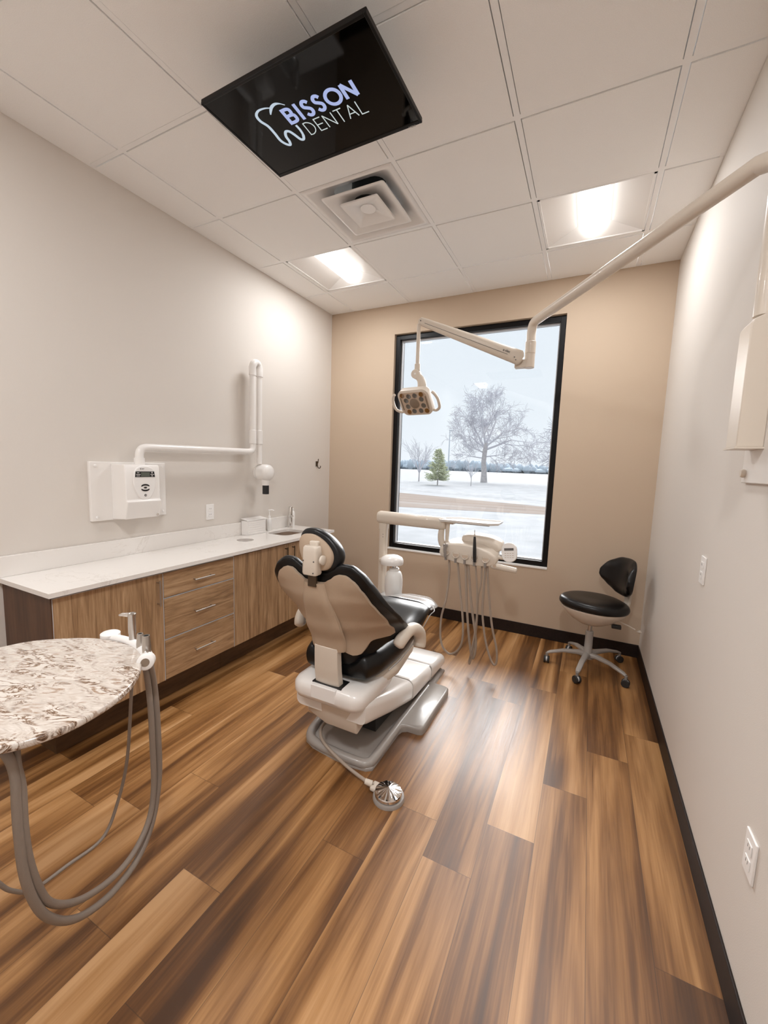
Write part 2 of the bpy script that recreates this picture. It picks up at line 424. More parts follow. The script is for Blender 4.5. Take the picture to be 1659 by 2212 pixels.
troffer(GX[0], GY[6], 'added recessed ceiling light, unseen behind the camera by the left wall', 18.)  # added out of view to brighten the room, stronger than the visible pair
troffer(GX[3], GY[6], 'added recessed ceiling light, unseen behind the camera by the right wall', 29.)  # second added lamp behind the camera, also there to raise room brightness
def sqring(cx, cy, h, z, r=.03, n=4): return [(x, y, z) for x, y in rrect(2*h, 2*h, r, n, cx, cy)]
vx, vy = GX[1]+.3048, GY[1]-.3048
vt = thing('ceiling_vent', (vx, vy, H), 'white square air vent with stepped louvre cones set in the ceiling', 'vent')
MB().ring_loft([sqring(vx, vy, .291, H+.003, .004), sqring(vx, vy, .262, H+.003, .02), sqring(vx, vy, .225, H+.035, .04), sqring(vx, vy, .165, H+.060, .06)], caps=False).build('outer_panel', 'plast', vt, solid=.002, ang=50)
MB().ring_loft([sqring(vx, vy, .205, H-.006, .015), sqring(vx, vy, .192, H-.007, .015), sqring(vx, vy, .150, H+.018, .03), sqring(vx, vy, .088, H+.034, .085)], caps=False).build('louvre_cone', 'plast', vt, solid=.002, ang=50)
MB().ring_loft([sqring(vx, vy, .126, H-.010, .010), sqring(vx, vy, .122, H-.016, .010), sqring(vx, vy, .112, H-.014, .008), sqring(vx, vy, .034, H+.010, .032)], caps=False).build('centre_cone', 'plast', vt, ang=20, solid=.0015)
MB().cyl((vx, vy, H+.002), (vx, vy, H+.012), .046, n=32).build('centre_disc', 'tee', vt)
MB().ring_loft([sqring(vx, vy, .10, H+.036, .095), sqring(vx, vy, .10, H+.04, .095), sqring(vx, vy, .10, H+.2, .095)]).build('duct_neck', 'duct', vt)

# ------------------------------------------------------------------ television
tz = 2.80; tx0, tx1, ty0, ty1 = 1.082, 1.812, -2.512, -2.072
tv = thing('television', ((tx0+tx1)/2, (ty0+ty1)/2, tz), 'black flat television hung face down below the ceiling showing a dental logo', 'television')
def ttr(p):  # gentle twist of the set about its centre
    return Matrix.Translation(V(((tx0+tx1)/2, (ty0+ty1)/2, 0))) @ Matrix.Rotation(R(-1.2), 4, 'Z') @ Matrix.Translation(V((-(tx0+tx1)/2, -(ty0+ty1)/2, 0)))
TT = ttr(0)
m = MB(); m.box((tx0, ty0, tz+.004), (tx1, ty1, tz+.020), TT); m.build('casing', 'tvb', tv, bev=.004)
m = MB(); w = .010
for lo, hi in (((tx0, ty0), (tx0+w, ty1)), ((tx1-w, ty0), (tx1, ty1)), ((tx0+w, ty0), (tx1-w, ty0+w)), ((tx0+w, ty1-.018), (tx1-w, ty1))):
    m.box((*lo, tz), (*hi, tz+.01), TT)
m.build('bezel', 'tvb', tv, smooth=False, bev=.002)
MB().box((tx0+w, ty0+w, tz+.002), (tx1-w, ty1-.018, tz+.006), TT).build('screen', 'screen', tv, smooth=False)
MB().cyl((1.447, -2.212, tz+.02), (1.447, -2.212, H+.002), .025).box((1.40, -2.26, H-.010), (1.495, -2.165, H+.001)).box((1.40, -2.26, tz+.018), (1.495, -2.165, tz+.03)).build('ceiling_bracket', 'dark', tv)
def ribbon(P, wid, z, name, mat, k=8, sm=True):
    """flat stroke lying on the screen"""
    P = [V((p[0], p[1], z)) for p in P]
    if sm: Q = smooth_path(P, k)
    else: Q = P
    m = MB(); n = len(Q); L, Rr = [], []
    for i, q in enumerate(Q):
        t = (Q[min(n-1, i+1)]-Q[max(0, i-1)]).normalized(); s = V((-t.y, t.x, 0))
        f = i/(n-1); ww = wid(f) if callable(wid) else wid
        L.append(q+s*ww/2); Rr.append(q-s*ww/2)
    for i in range(n-1):
        m.face([L[i], L[i+1], Rr[i+1], Rr[i]]); m.face([L[i]-V((0, 0, .0006)), Rr[i]-V((0, 0, .0006)), Rr[i+1]-V((0, 0, .0006)), L[i+1]-V((0, 0, .0006))])
    return m
zl = tz+.0016
def merge(ms):
    a = ms[0]
    for b in ms[1:]:
        me = bpy.data.meshes.new('tmp'); b.b.to_mesh(me); b.b.free(); a.b.from_mesh(me); bpy.data.meshes.remove(me)
    return a
tooth1 = ribbon([(1.291, -2.357), (1.303, -2.370), (1.318, -2.382), (1.338, -2.387), (1.356, -2.381), (1.371, -2.368)], lambda f: .003+.009*math.sin(math.pi*min(1, f*1.1+.05)), zl, '', '')
tooth2 = ribbon([(1.312, -2.380), (1.288, -2.389), (1.258, -2.390), (1.236, -2.376), (1.232, -2.350), (1.243, -2.318), (1.243, -2.280), (1.240, -2.240), (1.250, -2.214), (1.263, -2.205), (1.272, -2.222), (1.276, -2.248), (1.290, -2.267), (1.305, -2.262), (1.314, -2.240), (1.322, -2.212), (1.334, -2.206), (1.346, -2.224), (1.351, -2.250), (1.350, -2.276)],
                lambda f: .0035+.008*min(1, f*6)*(1 if f < .9 else .75), zl, '', '')
merge([tooth1, tooth2]).build('tooth_logo', 'logo_pale', tv, smooth=False)
def letters(word, x0, x1, yb, yt, wid, name, mat, widths, gap):
    S = {'B': [([(0, 0), (0, 1)], 0), ([(0, 1), (.5, 1), (.78, .9), (.78, .63), (.5, .53), (0, .53)], 1), ([(.5, .53), (.9, .44), (.9, .1), (.55, 0), (0, 0)], 1)],
         'I': [([(.5, 0), (.5, 1)], 0)],
         'S': [([(.88, .84), (.68, .98), (.36, 1.0), (.14, .84), (.18, .64), (.5, .52), (.82, .38), (.86, .16), (.64, 0), (.32, .0), (.08, .16)], 1)],
         'O': [([(.5+.5*math.cos(t), .5+.5*math.sin(t)) for t in [2*math.pi*k/24 for k in range(25)]], 0)],
         'N': [([(0, 0), (0, 1)], 0), ([(0, 1), (1, 0)], 0), ([(1, 0), (1, 1)], 0)],
         'D': [([(0, 0), (0, 1)], 0), ([(0, 1), (.4, 1), (.8, .82), (.97, .5), (.8, .18), (.4, 0), (0, 0)], 1)],
         'E': [([(0, 0), (0, 1)], 0), ([(0, 1), (1, 1)], 0), ([(0, .5), (.9, .5)], 0), ([(0, 0), (1, 0)], 0)],
         'T': [([(.5, 0), (.5, 1)], 0), ([(0, 1), (1, 1)], 0)],
         'A': [([(0, 0), (.5, 1)], 0), ([(.5, 1), (1, 0)], 0), ([(.2, .33), (.8, .33)], 0)],
         'L': [([(0, 1), (0, 0)], 0), ([(0, 0), (1, 0)], 0)]}
    tot = sum(widths)+gap*(len(word)-1); x = x0; ms = []; sc = (x1-x0)/tot
    for ch, wd in zip(word, widths):
        for st, sm in S[ch]:
            P = []
            for i, (u, v) in enumerate(st):
                P.append((x+(u*wd*sc if ch != 'I' else .5*wd*sc), yb+(yt-yb)*v))
            if not sm and len(P) == 2 and ch in 'IBDELT' and (abs(P[0][0]-P[1][0]) < 1e-6 or abs(P[0][1]-P[1][1]) < 1e-6):
                d = V((P[1][0]-P[0][0], P[1][1]-P[0][1])).normalized()*wid*.5
                P = [(P[0][0]-d.x, P[0][1]-d.y), (P[1][0]+d.x, P[1][1]+d.y)]
            ms.append(ribbon(P, wid, zl-len(ms)*.00002, '', '', sm=bool(sm)))
        x += (wd+gap)*sc
    merge(ms).build(name, mat, tv, smooth=False)
letters('BISSON', 1.341, 1.648, -2.291, -2.352, .0135, 'bisson_lettering', 'logo_blue', [.9, .28, .85, .85, 1.45, 1.05], .42)
letters('DENTAL', 1.379, 1.648, -2.212, -2.270, .0038, 'dental_lettering', 'logo_white', [1, .75, 1.05, .85, 1.05, .75], .38)
text_mesh('VIZIO', .012, (1.775, -2.0805, tz-.0002), (1, 0, 0), (0, -1, 0), 'maker_mark', 'steel', tv)

# ================================================================== left wall cabinetry
CX = .44; CT = .832; CB = .19
def handle(p0, p1, out, parent, mat='steel'):
    p0, p1, out = V(p0), V(p1), V(out); d = (p1-p0).normalized()
    m = MB(); m.cyl(p0-d*.012+out, p1+d*.012+out, .0048, n=12)
    m.cyl(p0, p0+out, .004, n=10).cyl(p1, p1+out, .004, n=10)
    return m.build('handle', mat, parent)
def carcass(parent, y0, y1, near_panel=False):
    m = MB(); m.box((.004, y0, CB-.004), (CX-.02, y0+.018, CT)).box((.004, y1-.018, CB-.004), (CX-.02, y1, CT)).box((.004, y0, CB-.004), (CX-.02, y1, CB+.014)).box((.004, y0, CT-.018), (CX-.02, y1, CT)).box((.004, y0, CB), (.014, y1, CT))
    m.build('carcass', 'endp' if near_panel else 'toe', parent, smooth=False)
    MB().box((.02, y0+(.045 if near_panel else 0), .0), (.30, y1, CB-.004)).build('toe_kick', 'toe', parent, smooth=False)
Y = [-2.80, -2.268, -1.758, -.62]
lc = thing('base_cabinet', (.22, (Y[0]+Y[1])/2, 0), 'wood base cabinet with one door at the near end of the counter', 'cabinet')
carcass(lc, Y[0]+.002, Y[1]-.001, True)
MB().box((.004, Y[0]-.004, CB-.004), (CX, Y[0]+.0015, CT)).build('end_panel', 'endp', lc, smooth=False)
d = MB().box((CX-.019, Y[0]+.004, CB), (CX, Y[1]-.003, CT-.014)).build('door', 'door', lc, smooth=False, bev=.0015)
handle((CX, -2.305, .655), (CX, -2.305, .775), (.026, 0, 0), d)
dc = thing('drawer_cabinet', (.22, (Y[1]+Y[2])/2, 0), 'wood cabinet of three drawers in the middle of the counter', 'cabinet')
carcass(dc, Y[1]+.001, Y[2]-.001)
for za, zb, lab in ((.672, CT-.014, 'top drawer'), (.430, .668, 'middle drawer'), (CB, .426, 'bottom drawer')):
    d = MB().box((CX-.019, Y[1]+.003, za+.002), (CX, Y[2]-.003, zb-.002)).build('drawer', 'drawer', dc, smooth=False, bev=.0015)
    zc = (za+zb)/2-.005
    handle((CX, -2.07, zc), (CX, -1.95, zc), (.026, 0, 0), d)
sc_ = thing('sink_cabinet', (.22, (Y[2]+Y[3])/2, 0), 'wood two-door cabinet under the sink, partly behind the dental chair', 'cabinet')
carcass(sc_, Y[2]+.001, Y[3]-.001)
for ya, yb, hy in ((Y[2]+.003, -1.199, -1.24), (-1.195, Y[3]-.003, -1.155)):
    d = MB().box((CX-.019, ya, CB), (CX, yb, CT-.014)).build('door', 'door', sc_, smooth=False, bev=.0015)
    handle((CX, hy, .665), (CX, hy, .785), (.026, 0, 0), d, 'bronze')
for par, y_ in ((lc, Y[1]-.0015), (dc, Y[2]-.0015)):
    MB().box((CX-.015, y_-.0012, CB), (CX+.0006, y_+.0012, CT-.014)).build('edge_strip', 'alu', par, smooth=False)
for z_ in (.670, .428): MB().box((CX-.015, Y[1]+.003, z_-.0014), (CX+.0006, Y[2]-.003, z_+.0014)).build('edge_strip', 'alu', dc, smooth=False)
for par, ya, yb in ((lc, Y[0]+.004, Y[1]-.003), (dc, Y[1]+.003, Y[2]-.003)):
    MB().box((CX-.019, ya, CT-.0138), (CX+.0004, yb, CT-.0115)).build('edge_strip', 'alu', par, smooth=False)
MB().box((CX-.015, Y[0]+.0015, CB), (CX+.0006, Y[0]+.0038, CT-.014)).build('edge_strip', 'alu', lc, smooth=False)
# worktop with sink and waste openings
wt = thing('worktop', (.235, -1.71, CT), 'long white quartz worktop with upstand along the left wall', 'worktop')
def worktop():
    bm = bmesh.new(); z0, z1 = CT+.001, .855
    X0, X1, Y0, Y1 = .003, .472, -2.822, -.60
    holes = [('c', .208, -1.425, .062, .062), ('r', .222, -.955, .115, .150)]
    n = 32
    # build top by bridging hole rings to square cells
    cells = []
    def ringp(h):
        k, cx, cy, a, b = h; out = []
        for i in range(n):
            t = 2*math.pi*i/n+math.pi/4*0
            c, s = math.cos(t), math.sin(t)
            if k == 'c': out.append((cx+a*c, cy+b*s))
            else:
                e = .45; out.append((cx+a*math.copysign(abs(c)**e, c), cy+b*math.copysign(abs(s)**e, s)))
        return out
    def sq(x0, x1, y0, y1, cx, cy):
        out = []
        for i in range(n):
            t = 2*math.pi*i/n; c, s = math.cos(t), math.sin(t)
            k = 1e9
            if c > 1e-9: k = min(k, (x1-cx)/c)
            if c < -1e-9: k = min(k, (x0-cx)/c)
            if s > 1e-9: k = min(k, (y1-cy)/s)
            if s < -1e-9: k = min(k, (y0-cy)/s)
            out.append((cx+c*k, cy+s*k))
        return out
    bands = [(-1.6, -1.25, holes[0]), (-1.16, -.75, holes[1])]
    m = MB()
    for z, sgn in ((z1, 1), (z0, -1)):
        y = Y0
        for ya, yb, h in bands:
            m.face([(X0, y, z), (X1, y, z), (X1, ya, z), (X0, ya, z)])
            o = sq(X0, X1, ya, yb, h[1], h[2]); r = ringp(h)
            # corner fill
            for i in range(n):
                j = (i+1) % n
                m.face([(*r[i], z), (*o[i], z), (*o[j], z), (*r[j], z)])
            for cx_, cy_ in ((X0, ya), (X1, ya), (X1, yb), (X0, yb)):
                # nearest pair that straddles the corner
                best = None
                for i in range(n):
                    j = (i+1) % n
                    a, b = o[i], o[j]
                    if abs(a[0]-b[0]) > 1e-6 and abs(a[1]-b[1]) > 1e-6:
                        dd = (a[0]-cx_)**2+(a[1]-cy_)**2
                        if best is None or dd < best[0]: best = (dd, a, b)
                if best and best[0] < .05: m.face([(*best[1], z), (cx_, cy_, z), (*best[2], z)])
            y = yb
        m.face([(X0, y, z), (X1, y, z), (X1, Y1, z), (X0, Y1, z)])
    for h in holes:
        r = ringp(h); m.ring_loft([[(*p, z1) for p in r], [(*p, z0) for p in r]], caps=False)
    for a, b in (((X0, Y0), (X1, Y0)), ((X1, Y0), (X1, Y1)), ((X1, Y1), (X0, Y1)), ((X0, Y1), (X0, Y0))):
        m.face([(*a, z0), (*b, z0), (*b, z1), (*a, z1)])
    bmesh.ops.remove_doubles(m.b, verts=m.b.verts, dist=1e-5)
    m.build('slab', 'quartz', wt, smooth=False)
    # basin
    k = holes[1]; r = ringp(k)
    rings = [[(k[1]+(p[0]-k[1])*s, k[2]+(p[1]-k[2])*s, z) for p in r] for s, z in ((1.03, z0), (1.0, z0-.02), (.95, z0-.10), (.8, z0-.125), (.1, z0-.13))]
    mm = MB(); mm.ring_loft(rings, caps=False); mm.face(rings[-1]); return mm, rings, ringp(holes[0])
bas, _, hr = worktop()
bas.build('sink_basin', 'steel', wt, solid=.001)
MB().box((.003, -2.822, .8552), (.022, -.715, .957)).build('upstand', 'quartz', wt, smooth=False, bev=.002)
mm = MB(); mm.ring_loft([[(x, y, z) for x, y in hr] for z in (.834, .72)], caps=False); mm.face([(x, y, .72) for x, y in hr]); mm.build('waste_chute', 'hole', wt, solid=.001)
# faucet
fc = thing('faucet', (.075, -.735, .855), 'chrome tap standing behind the sink on the white worktop', 'tap')
MB().lathe([(.024, .855), (.024, .862), (.017, .866), (.017, .955), (.019, .957), (.019, .975)], (.075, -.735, 0)).build('body', 'chrome', fc)
MB().lathe([(.0185, .976), (.0185, 1.045), (.015, 1.052)], (.075, -.735, 0)).build('handle', 'chrome', fc)
MB().tube(smooth_path([(.078, -.737, .955), (.12, -.765, .968), (.165, -.80, .962)], 4), .011).build('spout', 'chrome', fc)
# touchless soap/tap lever - white bottle behind
sb = thing('white_bottle', (.06, -.69, .855), 'tall slim white bottle just behind the chrome tap', 'bottle')
MB().lathe([(.020, .855), (.021, .86), (.021, .985), (.016, 1.0), (.009, 1.006)], (.06, -.685, 0)).build('body', 'plast', sb)
MB().lathe([(.011, 1.006), (.011, 1.026), (.004, 1.028)], (.06, -.685, 0)).build('cap', 'plast', sb)
# paper towel box
pt = thing('paper_towel_box', (.06, -1.18, .855), 'white box of folded paper towels on the worktop against the upstand', 'towel box')
MB().box((.024, -1.285, .855), (.092, -1.075, .972)).build('box', 'plast', pt, bev=.003)
m = MB()
for k in range(6): m.box((.0925, -1.281, .862+k*.018), (.0945, -1.079, .876+k*.018))
m.build('towels', 'paper', pt, smooth=False, bev=.001)
MB().prism([(0, 0), (.074, -.012), (.074, -.018), (.0, -.004)], (.023, -1.29, .991), (1, 0, 0), (0, 0, 1), -.222).build('lid', 'plast', pt, bev=.002)
# pump bottle
pb = thing('pump_bottle', (.05, -.985, .855), 'clear pump bottle between the towel box and the tap', 'pump bottle')
MB().lathe([(.018, .855), (.019, .86), (.019, .955), (.010, .968)], (.05, -.985, 0)).build('bottle', 'clear', pb)
m = MB(); m.lathe([(.010, .968), (.010, .985), (.004, .987), (.004, 1.03)], (.05, -.985, 0)); m.tube([(.05, -1.0, 1.033), (.05, -.955, 1.035), (.06, -.94, 1.028)], .005); m.build('pump', 'plast', pb)

# ------------------------------------------------------------------ outlets and hook
def outlet(name_, p, nx, label, w=.07, h=.115):
    """p on the wall, nx +1 faces +X (left wall), -1 faces -X"""
    t = thing('power_outlet', p, label, 'outlet'); x, y, z = p
    def bx(dx0, dx1, dy, dz, cz=0): 
        a, b = sorted((x+nx*dx0, x+nx*dx1)); return MB().box((a, y-dy, z+cz-dz), (b, y+dy, z+cz+dz))
    bx(0, .006, w/2, h/2).build('cover_plate', 'plast', t, bev=.002)
    for cz in (.021, -.021):
        s = bx(.006, .0085, .0165, .0145, cz).build('socket', 'plast', t, bev=.003)
        q = MB(); 
        for dy in (-.006, .006):
            a, b = sorted((x+nx*.0084, x+nx*.0089)); q.box((a, y+dy-.0009, z+cz-.001), (b, y+dy+.0009, z+cz+.008))
        q.build('slots', 'text', s, smooth=False)
    return t
outlet('o', (0, -1.573, 1.067), 1, 'white power outlet on the left wall above the worktop')
outlet('o', (W, -1.605, 1.063), -1, 'white power outlet higher on the right wall, near the middle of the wall')
outlet('o', (W, -2.40, .468), -1, 'white power outlet low on the right wall nearest the camera')
hk = thing('coat_hook', (0, -.235, 1.46), 'bronze double coat hook on the left wall near the corner', 'hook')
MB().box((0, -.252, 1.425), (.006, -.218, 1.475)).build('back_plate', 'bronze', hk, bev=.002)
m = MB(); m.tube(smooth_path([(.005, -.235, 1.45), (.012, -.235, 1.435), (.018, -.235, 1.415), (.034, -.235, 1.405), (.048, -.235, 1.414), (.050, -.235, 1.43)], 5), .0045, 10); m.tube([(.005, -.235, 1.45), (.018, -.235, 1.46), (.022, -.235, 1.50)], .0045, 10)
m.build('prongs', 'bronze', hk)

# ------------------------------------------------------------------ x-ray unit, left wall
xr = thing('xray_unit', (.06, -2.17, 1.08), 'white wall x-ray unit with control box, folded arm and tube head on left wall', 'x-ray unit')
MB().box((0, -2.40, 1.083), (.022, -1.94, 1.423)).build('mounting_plate', 'white', xr, bev=.004)
for y, z in ((-2.37, 1.40), (-2.37, 1.105), (-1.965, 1.40), (-1.965, 1.11)):
    MB().lathe([(.008, 0), (.008, .004), (.005, .007)], (.021, y, z), (1, 0, 0), 16).build('screw_cap', 'plast', xr)
pf = [(.0, 1.085), (.125, 1.095), (.150, 1.19), (.150, 1.20), (.140, 1.205), (.135, 1.40), (.128, 1.412), (0, 1.415)]
m = MB(); m.ring_loft([[(.02+x, y, z) for x, z in pf] for y in (-2.285, -2.075)]); m.build('control_box', 'white', xr, bev=.008)
MB().lathe([(.008, 0), (.008, .004), (.0055, .004), (.0055, .002)], (.152, -2.092, 1.108), (1, 0, .2), 20).build('lock_screw', 'chrome', xr)
# control panel (oval at the bottom)
def pan(u, v):  # u along +Y, v up, on the front face
    return (.1615, -2.172+u, 1.31+v)
o_ = []
for k in range(40):
    t = 2*math.pi*k/40; c, s = math.cos(t), math.sin(t)
    u = .066*math.copysign(abs(c)**.75, c); v = (.092 if s > 0 else .105)*math.copysign(abs(s)**(.6 if s > 0 else .95), s)
    if s < 0: u *= (1+.25*s*abs(s))
    o_.append((u, v))
m = MB(); m.ring_loft([[(.150, -2.172+u*1.08, 1.31+v*1.05) for u, v in o_], [(.163, -2.172+u, 1.31+v) for u, v in o_]])
cp = m.build('control_panel', 'plast', xr, bev=.003)
def flat(pts, name, mat, parent, x=.1632, th=.0012): 
    m = MB(); m.ring_loft([[(x, -2.172+u, 1.31+v) for u, v in pts], [(x+th, -2.172+u, 1.31+v) for u, v in pts]]); return m.build(name, mat, parent, smooth=False)
ds = flat([(-.060, .030), (.062, .030), (.057, .063), (-.056, .063)], 'display', 'dark', cp)
flat([(-.025, .033), (.028, .033), (.028, .058), (-.025, .058)], 'screen', 'lcd', ds, .1642)
for grp in (((-.054, -.028, .044, .047), (-.048, -.036, .054, .057), (-.052, -.032, .036, .038)), ((.033, .057, .044, .047), (.040, .046, .052, .060), (.040, .046, .034, .040))):
    m = MB()
    for (u0, u1, v0, v1) in grp: m.box((.1645, -2.172+u0, 1.31+v0), (.1648, -2.172+u1, 1.31+v1))
    m.build('display_print', 'plast', ds, smooth=False)
def lens(cv, sg): 
    P = [(.026*math.cos(math.pi*k/12)*1.0, cv+sg*.015*math.sin(math.pi*k/12)) for k in range(13)]
    Q = [(.017*math.cos(math.pi*k/12), cv+sg*.001+sg*.004*math.sin(math.pi*k/12)) for k in range(12, -1, -1)]
    return P+Q
for cv, sg in ((-.026, 1), (-.040, -1)):
    flat(lens(cv, sg), 'arrow_keys', 'dark', cp)
flat([(.010*math.cos(2*math.pi*k/16), -.033+.0055*math.sin(2*math.pi*k/16)) for k in range(16)], 'centre_key', 'dark', cp)
flat([(.007*math.cos(2*math.pi*k/16), -.078+.007*math.sin(2*math.pi*k/16)) for k in range(16)], 'power_key', 'dark', cp)
flat([(.003*math.cos(2*math.pi*k/10), -.078+.003*math.sin(2*math.pi*k/10)) for k in range(10)], 'key_dot', 'plast', cp, .1646)
m = MB(); m.box((.1634, -2.2, 1.384), (.1637, -2.196, 1.392)).box((.1634, -2.192, 1.388), (.1637, -2.175, 1.390)).box((.1634, -2.192, 1.385), (.1637, -2.18, 1.3862)); m.build('maker_mark', 'text', cp, smooth=False)
ax = .088
m = MB(); m.cyl((ax, -2.155, 1.405), (ax, -2.155, 1.452), .029)
m.build('post_collar', 'white', xr)
P = smooth_path([(ax, -2.155, 1.44), (ax, -2.153, 1.478), (ax, -2.142, 1.502), (ax, -2.118, 1.514), (ax, -2.07, 1.517)], 5)+[V((ax, -1.30, 1.528))]
P += smooth_path([(ax, -1.30, 1.528), (ax, -1.255, 1.531), (ax, -1.232, 1.542), (ax, -1.222, 1.566), (ax, -1.222, 1.60)], 5)[1:]
MB().tube(P, .0235, 20).build('swing_arm', 'white', xr)
P = [V((ax, -1.222, 1.62)), V((ax, -1.222, 2.13))]
MB().tube(P, .0235, 20).build('lower_fold_arm', 'white', xr)
ax2 = .095; y2 = -1.155
MB().tube([(ax2, y2, 1.435), (ax2, y2, 2.13)], .0215, 20).build('upper_fold_arm', 'white', xr)
P = [V((ax, -1.222, 2.125)), V((ax, -1.222, 2.19))]+[V(((ax+ax2)/2, -1.1885-.0335*math.cos(t), 2.19+.038*math.sin(t))) for t in [math.pi*k/10 for k in range(1, 10)]]+[V((ax2, y2, 2.19)), V((ax2, y2, 2.125))]
MB().tube(P, .028, 20).build('fold_joint', 'white', xr)
for (a, y) in ((ax, -1.222), (ax2, y2)):
    MB().cyl((a, y, 1.592), (a, y, 1.702), .0285 if y < -1.2 else .0265).build('clamp_collar', 'white', xr, bev=.003)
# tube head: drum facing out
hx, hy, hz = .10, -1.125, 1.365
MB().lathe([(.045, -.045), (.062, -.040), (.066, -.030), (.066, -.022), (.067, -.020)], (hx, hy, hz), (1, 0, 0), 36).build('head_back', 'white', xr)
MB().lathe([(.067, -.017), (.067, .048), (.064, .066), (.055, .080), (.03, .087), (.005, .089)], (hx, hy, hz), (1, 0, 0), 36).build('head_drum', 'white', xr, ang=60)
MB().tube([(hx+.03, hy+.005, hz-.05), (hx+.03, hy+.006, hz-.105)], [.038, .029], 24).build('head_neck', 'white', xr)
MB().cyl((hx+.03, hy+.006, hz-.105), (hx+.03, hy+.006, hz-.178), .0265, n=28).build('collimator', 'dark', xr, bev=.002)

# ================================================================== dental light (post on the right wall)
dl = thing('dental_light', (2.93, -2.07, 1.42), 'cream dental lamp on long angled arm from the right wall, in front of window', 'dental light')
MB().box((W-.012, -2.50, 1.437), (W, -1.972, 1.98)).build('mounting_plate', 'white', dl, bev=.003)
MB().lathe([(.013, 0), (.014, .006), (.011, .012)], (W-.012, -2.003, 1.468), (-1, 0, 0), 20).build('thumb_screw', 'cream', dl)
m = MB(); m.ring_loft([[(x, y, z) for x, z in ((W-.012, 1.545), (W-.076, 1.545), (W-.076, 1.90), (W-.07, 1.912), (W-.012, 1.94))] for y in (-2.135, -2.03)]); m.build('control_box', 'cream', dl, bev=.003)
m = MB(); m.face([(W-.078, -2.14, 1.543), (W-.012, -2.14, 1.543), (W-.012, -1.75, 1.548), (W-.03, -1.75, 1.548)]); m.face([(W-.078, -2.14, 1.539), (W-.012, -2.14, 1.539), (W-.012, -1.75, 1.544), (W-.03, -1.75, 1.544)])
MB().box((W-.080, -2.14, 1.540), (W-.012, -2.02, 1.546)).build('box_base', 'cream', dl, smooth=False)
px_, py_ = 2.938, -2.085
MB().tube([(px_, py_, 1.93), (px_, py_, 2.30)], .027, 24).build('post', 'cream', dl)
E0 = V((px_, py_, 2.39)); E1 = V((2.135, -.985, 2.352)); dd = (E1-E0).normalized()
P = smooth_path([V((px_, py_, 2.29)), V((px_, py_, 2.335)), V((px_, py_, 2.368))+dd*.02, E0+dd*.075], 6)
P += [E0.lerp(E1, t) for t in (.3, .5, .7, .9)]
MB().tube(P+smooth_path([E0.lerp(E1, .93), E1+V((.006, -.008, -.006)), V((2.128, -.972, 2.30)), V((2.128, -.972, 2.24))], 6), [.027]*len(P)+[.0265]*19, 24).build('radius_tube', 'cream', dl)
jx, jy = 2.128, -.972
MB().cyl((jx, jy, 2.17), (jx, jy, 2.243), .031).build('joint_collar', 'cream', dl, bev=.003)
m = MB(); m.cyl((jx, jy, 2.085), (jx, jy, 2.172), .030); m.box((jx-.085, jy-.024, 2.088), (jx, jy+.024, 2.135)); m.build('joint_block', 'cream', dl, bev=.003)
# flex arm: flattened profile
A0, A1 = V((2.075, -1.02, 2.140)), V((1.432, -1.10, 2.412)); ad = (A1-A0).normalized(); sd = V((0, 0, 1)).cross(ad).normalized(); ud = ad.cross(sd)
if ud.z < 0: ud = -ud
rings = []
for t, k in ((-.03, .35), (-.018, .75), (0, 1), (.93, .62), (.985, .55), (1.0, .3)):
    c = A0+(A1-A0)*t
    rings.append([c+sd*x*.046*max(k, .6)+ud*y*.088*k for x, y in rrect(1, 1, .42, 5)])
fa = MB().ring_loft(rings).build('spring_arm', 'cream', dl, ang=50)
MB().tube([A0.lerp(A1, .10)-sd*0-V((0, .0235, 0))-ud*.008, A0.lerp(A1, .93)-V((0, .0145, 0))-ud*.005], .0012, 6).build('arm_seam', 'text', fa)
text_mesh('a\u00b7dec', .022, A0.lerp(A1, .12)+V((0, -.0245, 0))+ud*.008, -ad, ud, 'maker_mark', 'text', fa, depth=.001)
for t, k in ((.035, -.010), (.015, -.022)):
    MB().lathe([(.0035, 0), (.0035, .003)], A0.lerp(A1, t)+V((0, -.0225, 0))+ud*k, (0, -1, 0), 12).build('arm_screw', 'text', fa)
MB().lathe([(.0035, 0), (.0035, .004)], A0.lerp(A1, .975)+V((0, -.014, 0)), (0, -1, 0), 12).build('arm_screw', 'text', fa)
MB().tube([(1.432, -1.10, 2.39), (1.433, -1.10, 2.125)], .0125, 16).build('stem', 'cream', dl)
MB().cyl((1.433, -1.10, 2.09), (1.433, -1.10, 2.135), .0185).build('stem_collar', 'cream', dl, bev=.003)
MB().lathe([(.027, -.022), (.030, -.018), (.030, .018), (.027, .022)], (1.427, -1.10, 2.068), (0, 1, 0), 28).build('pivot', 'cream', dl)
MB().lathe([(.006, 0), (.006, .002)], (1.427, -1.122, 2.068), (0, -1, 0), 12).build('pivot_button', 'bottle', dl)
m = MB(); m.tube(smooth_path([(1.435, -1.10, 2.06), (1.462, -1.10, 2.03), (1.470, -1.095, 1.995), (1.466, -1.09, 1.965)], 4), [.022+.008*min(1, i/8) for i in range(13)], 16); m.build('yoke', 'cream', dl)
# lamp head: panel faces camera and down
hc = V((1.437, -1.10, 1.895)); HM = Matrix.Translation(hc) @ Matrix.Rotation(R(-8), 4, 'Z') @ Matrix.Rotation(R(38), 4, 'X')
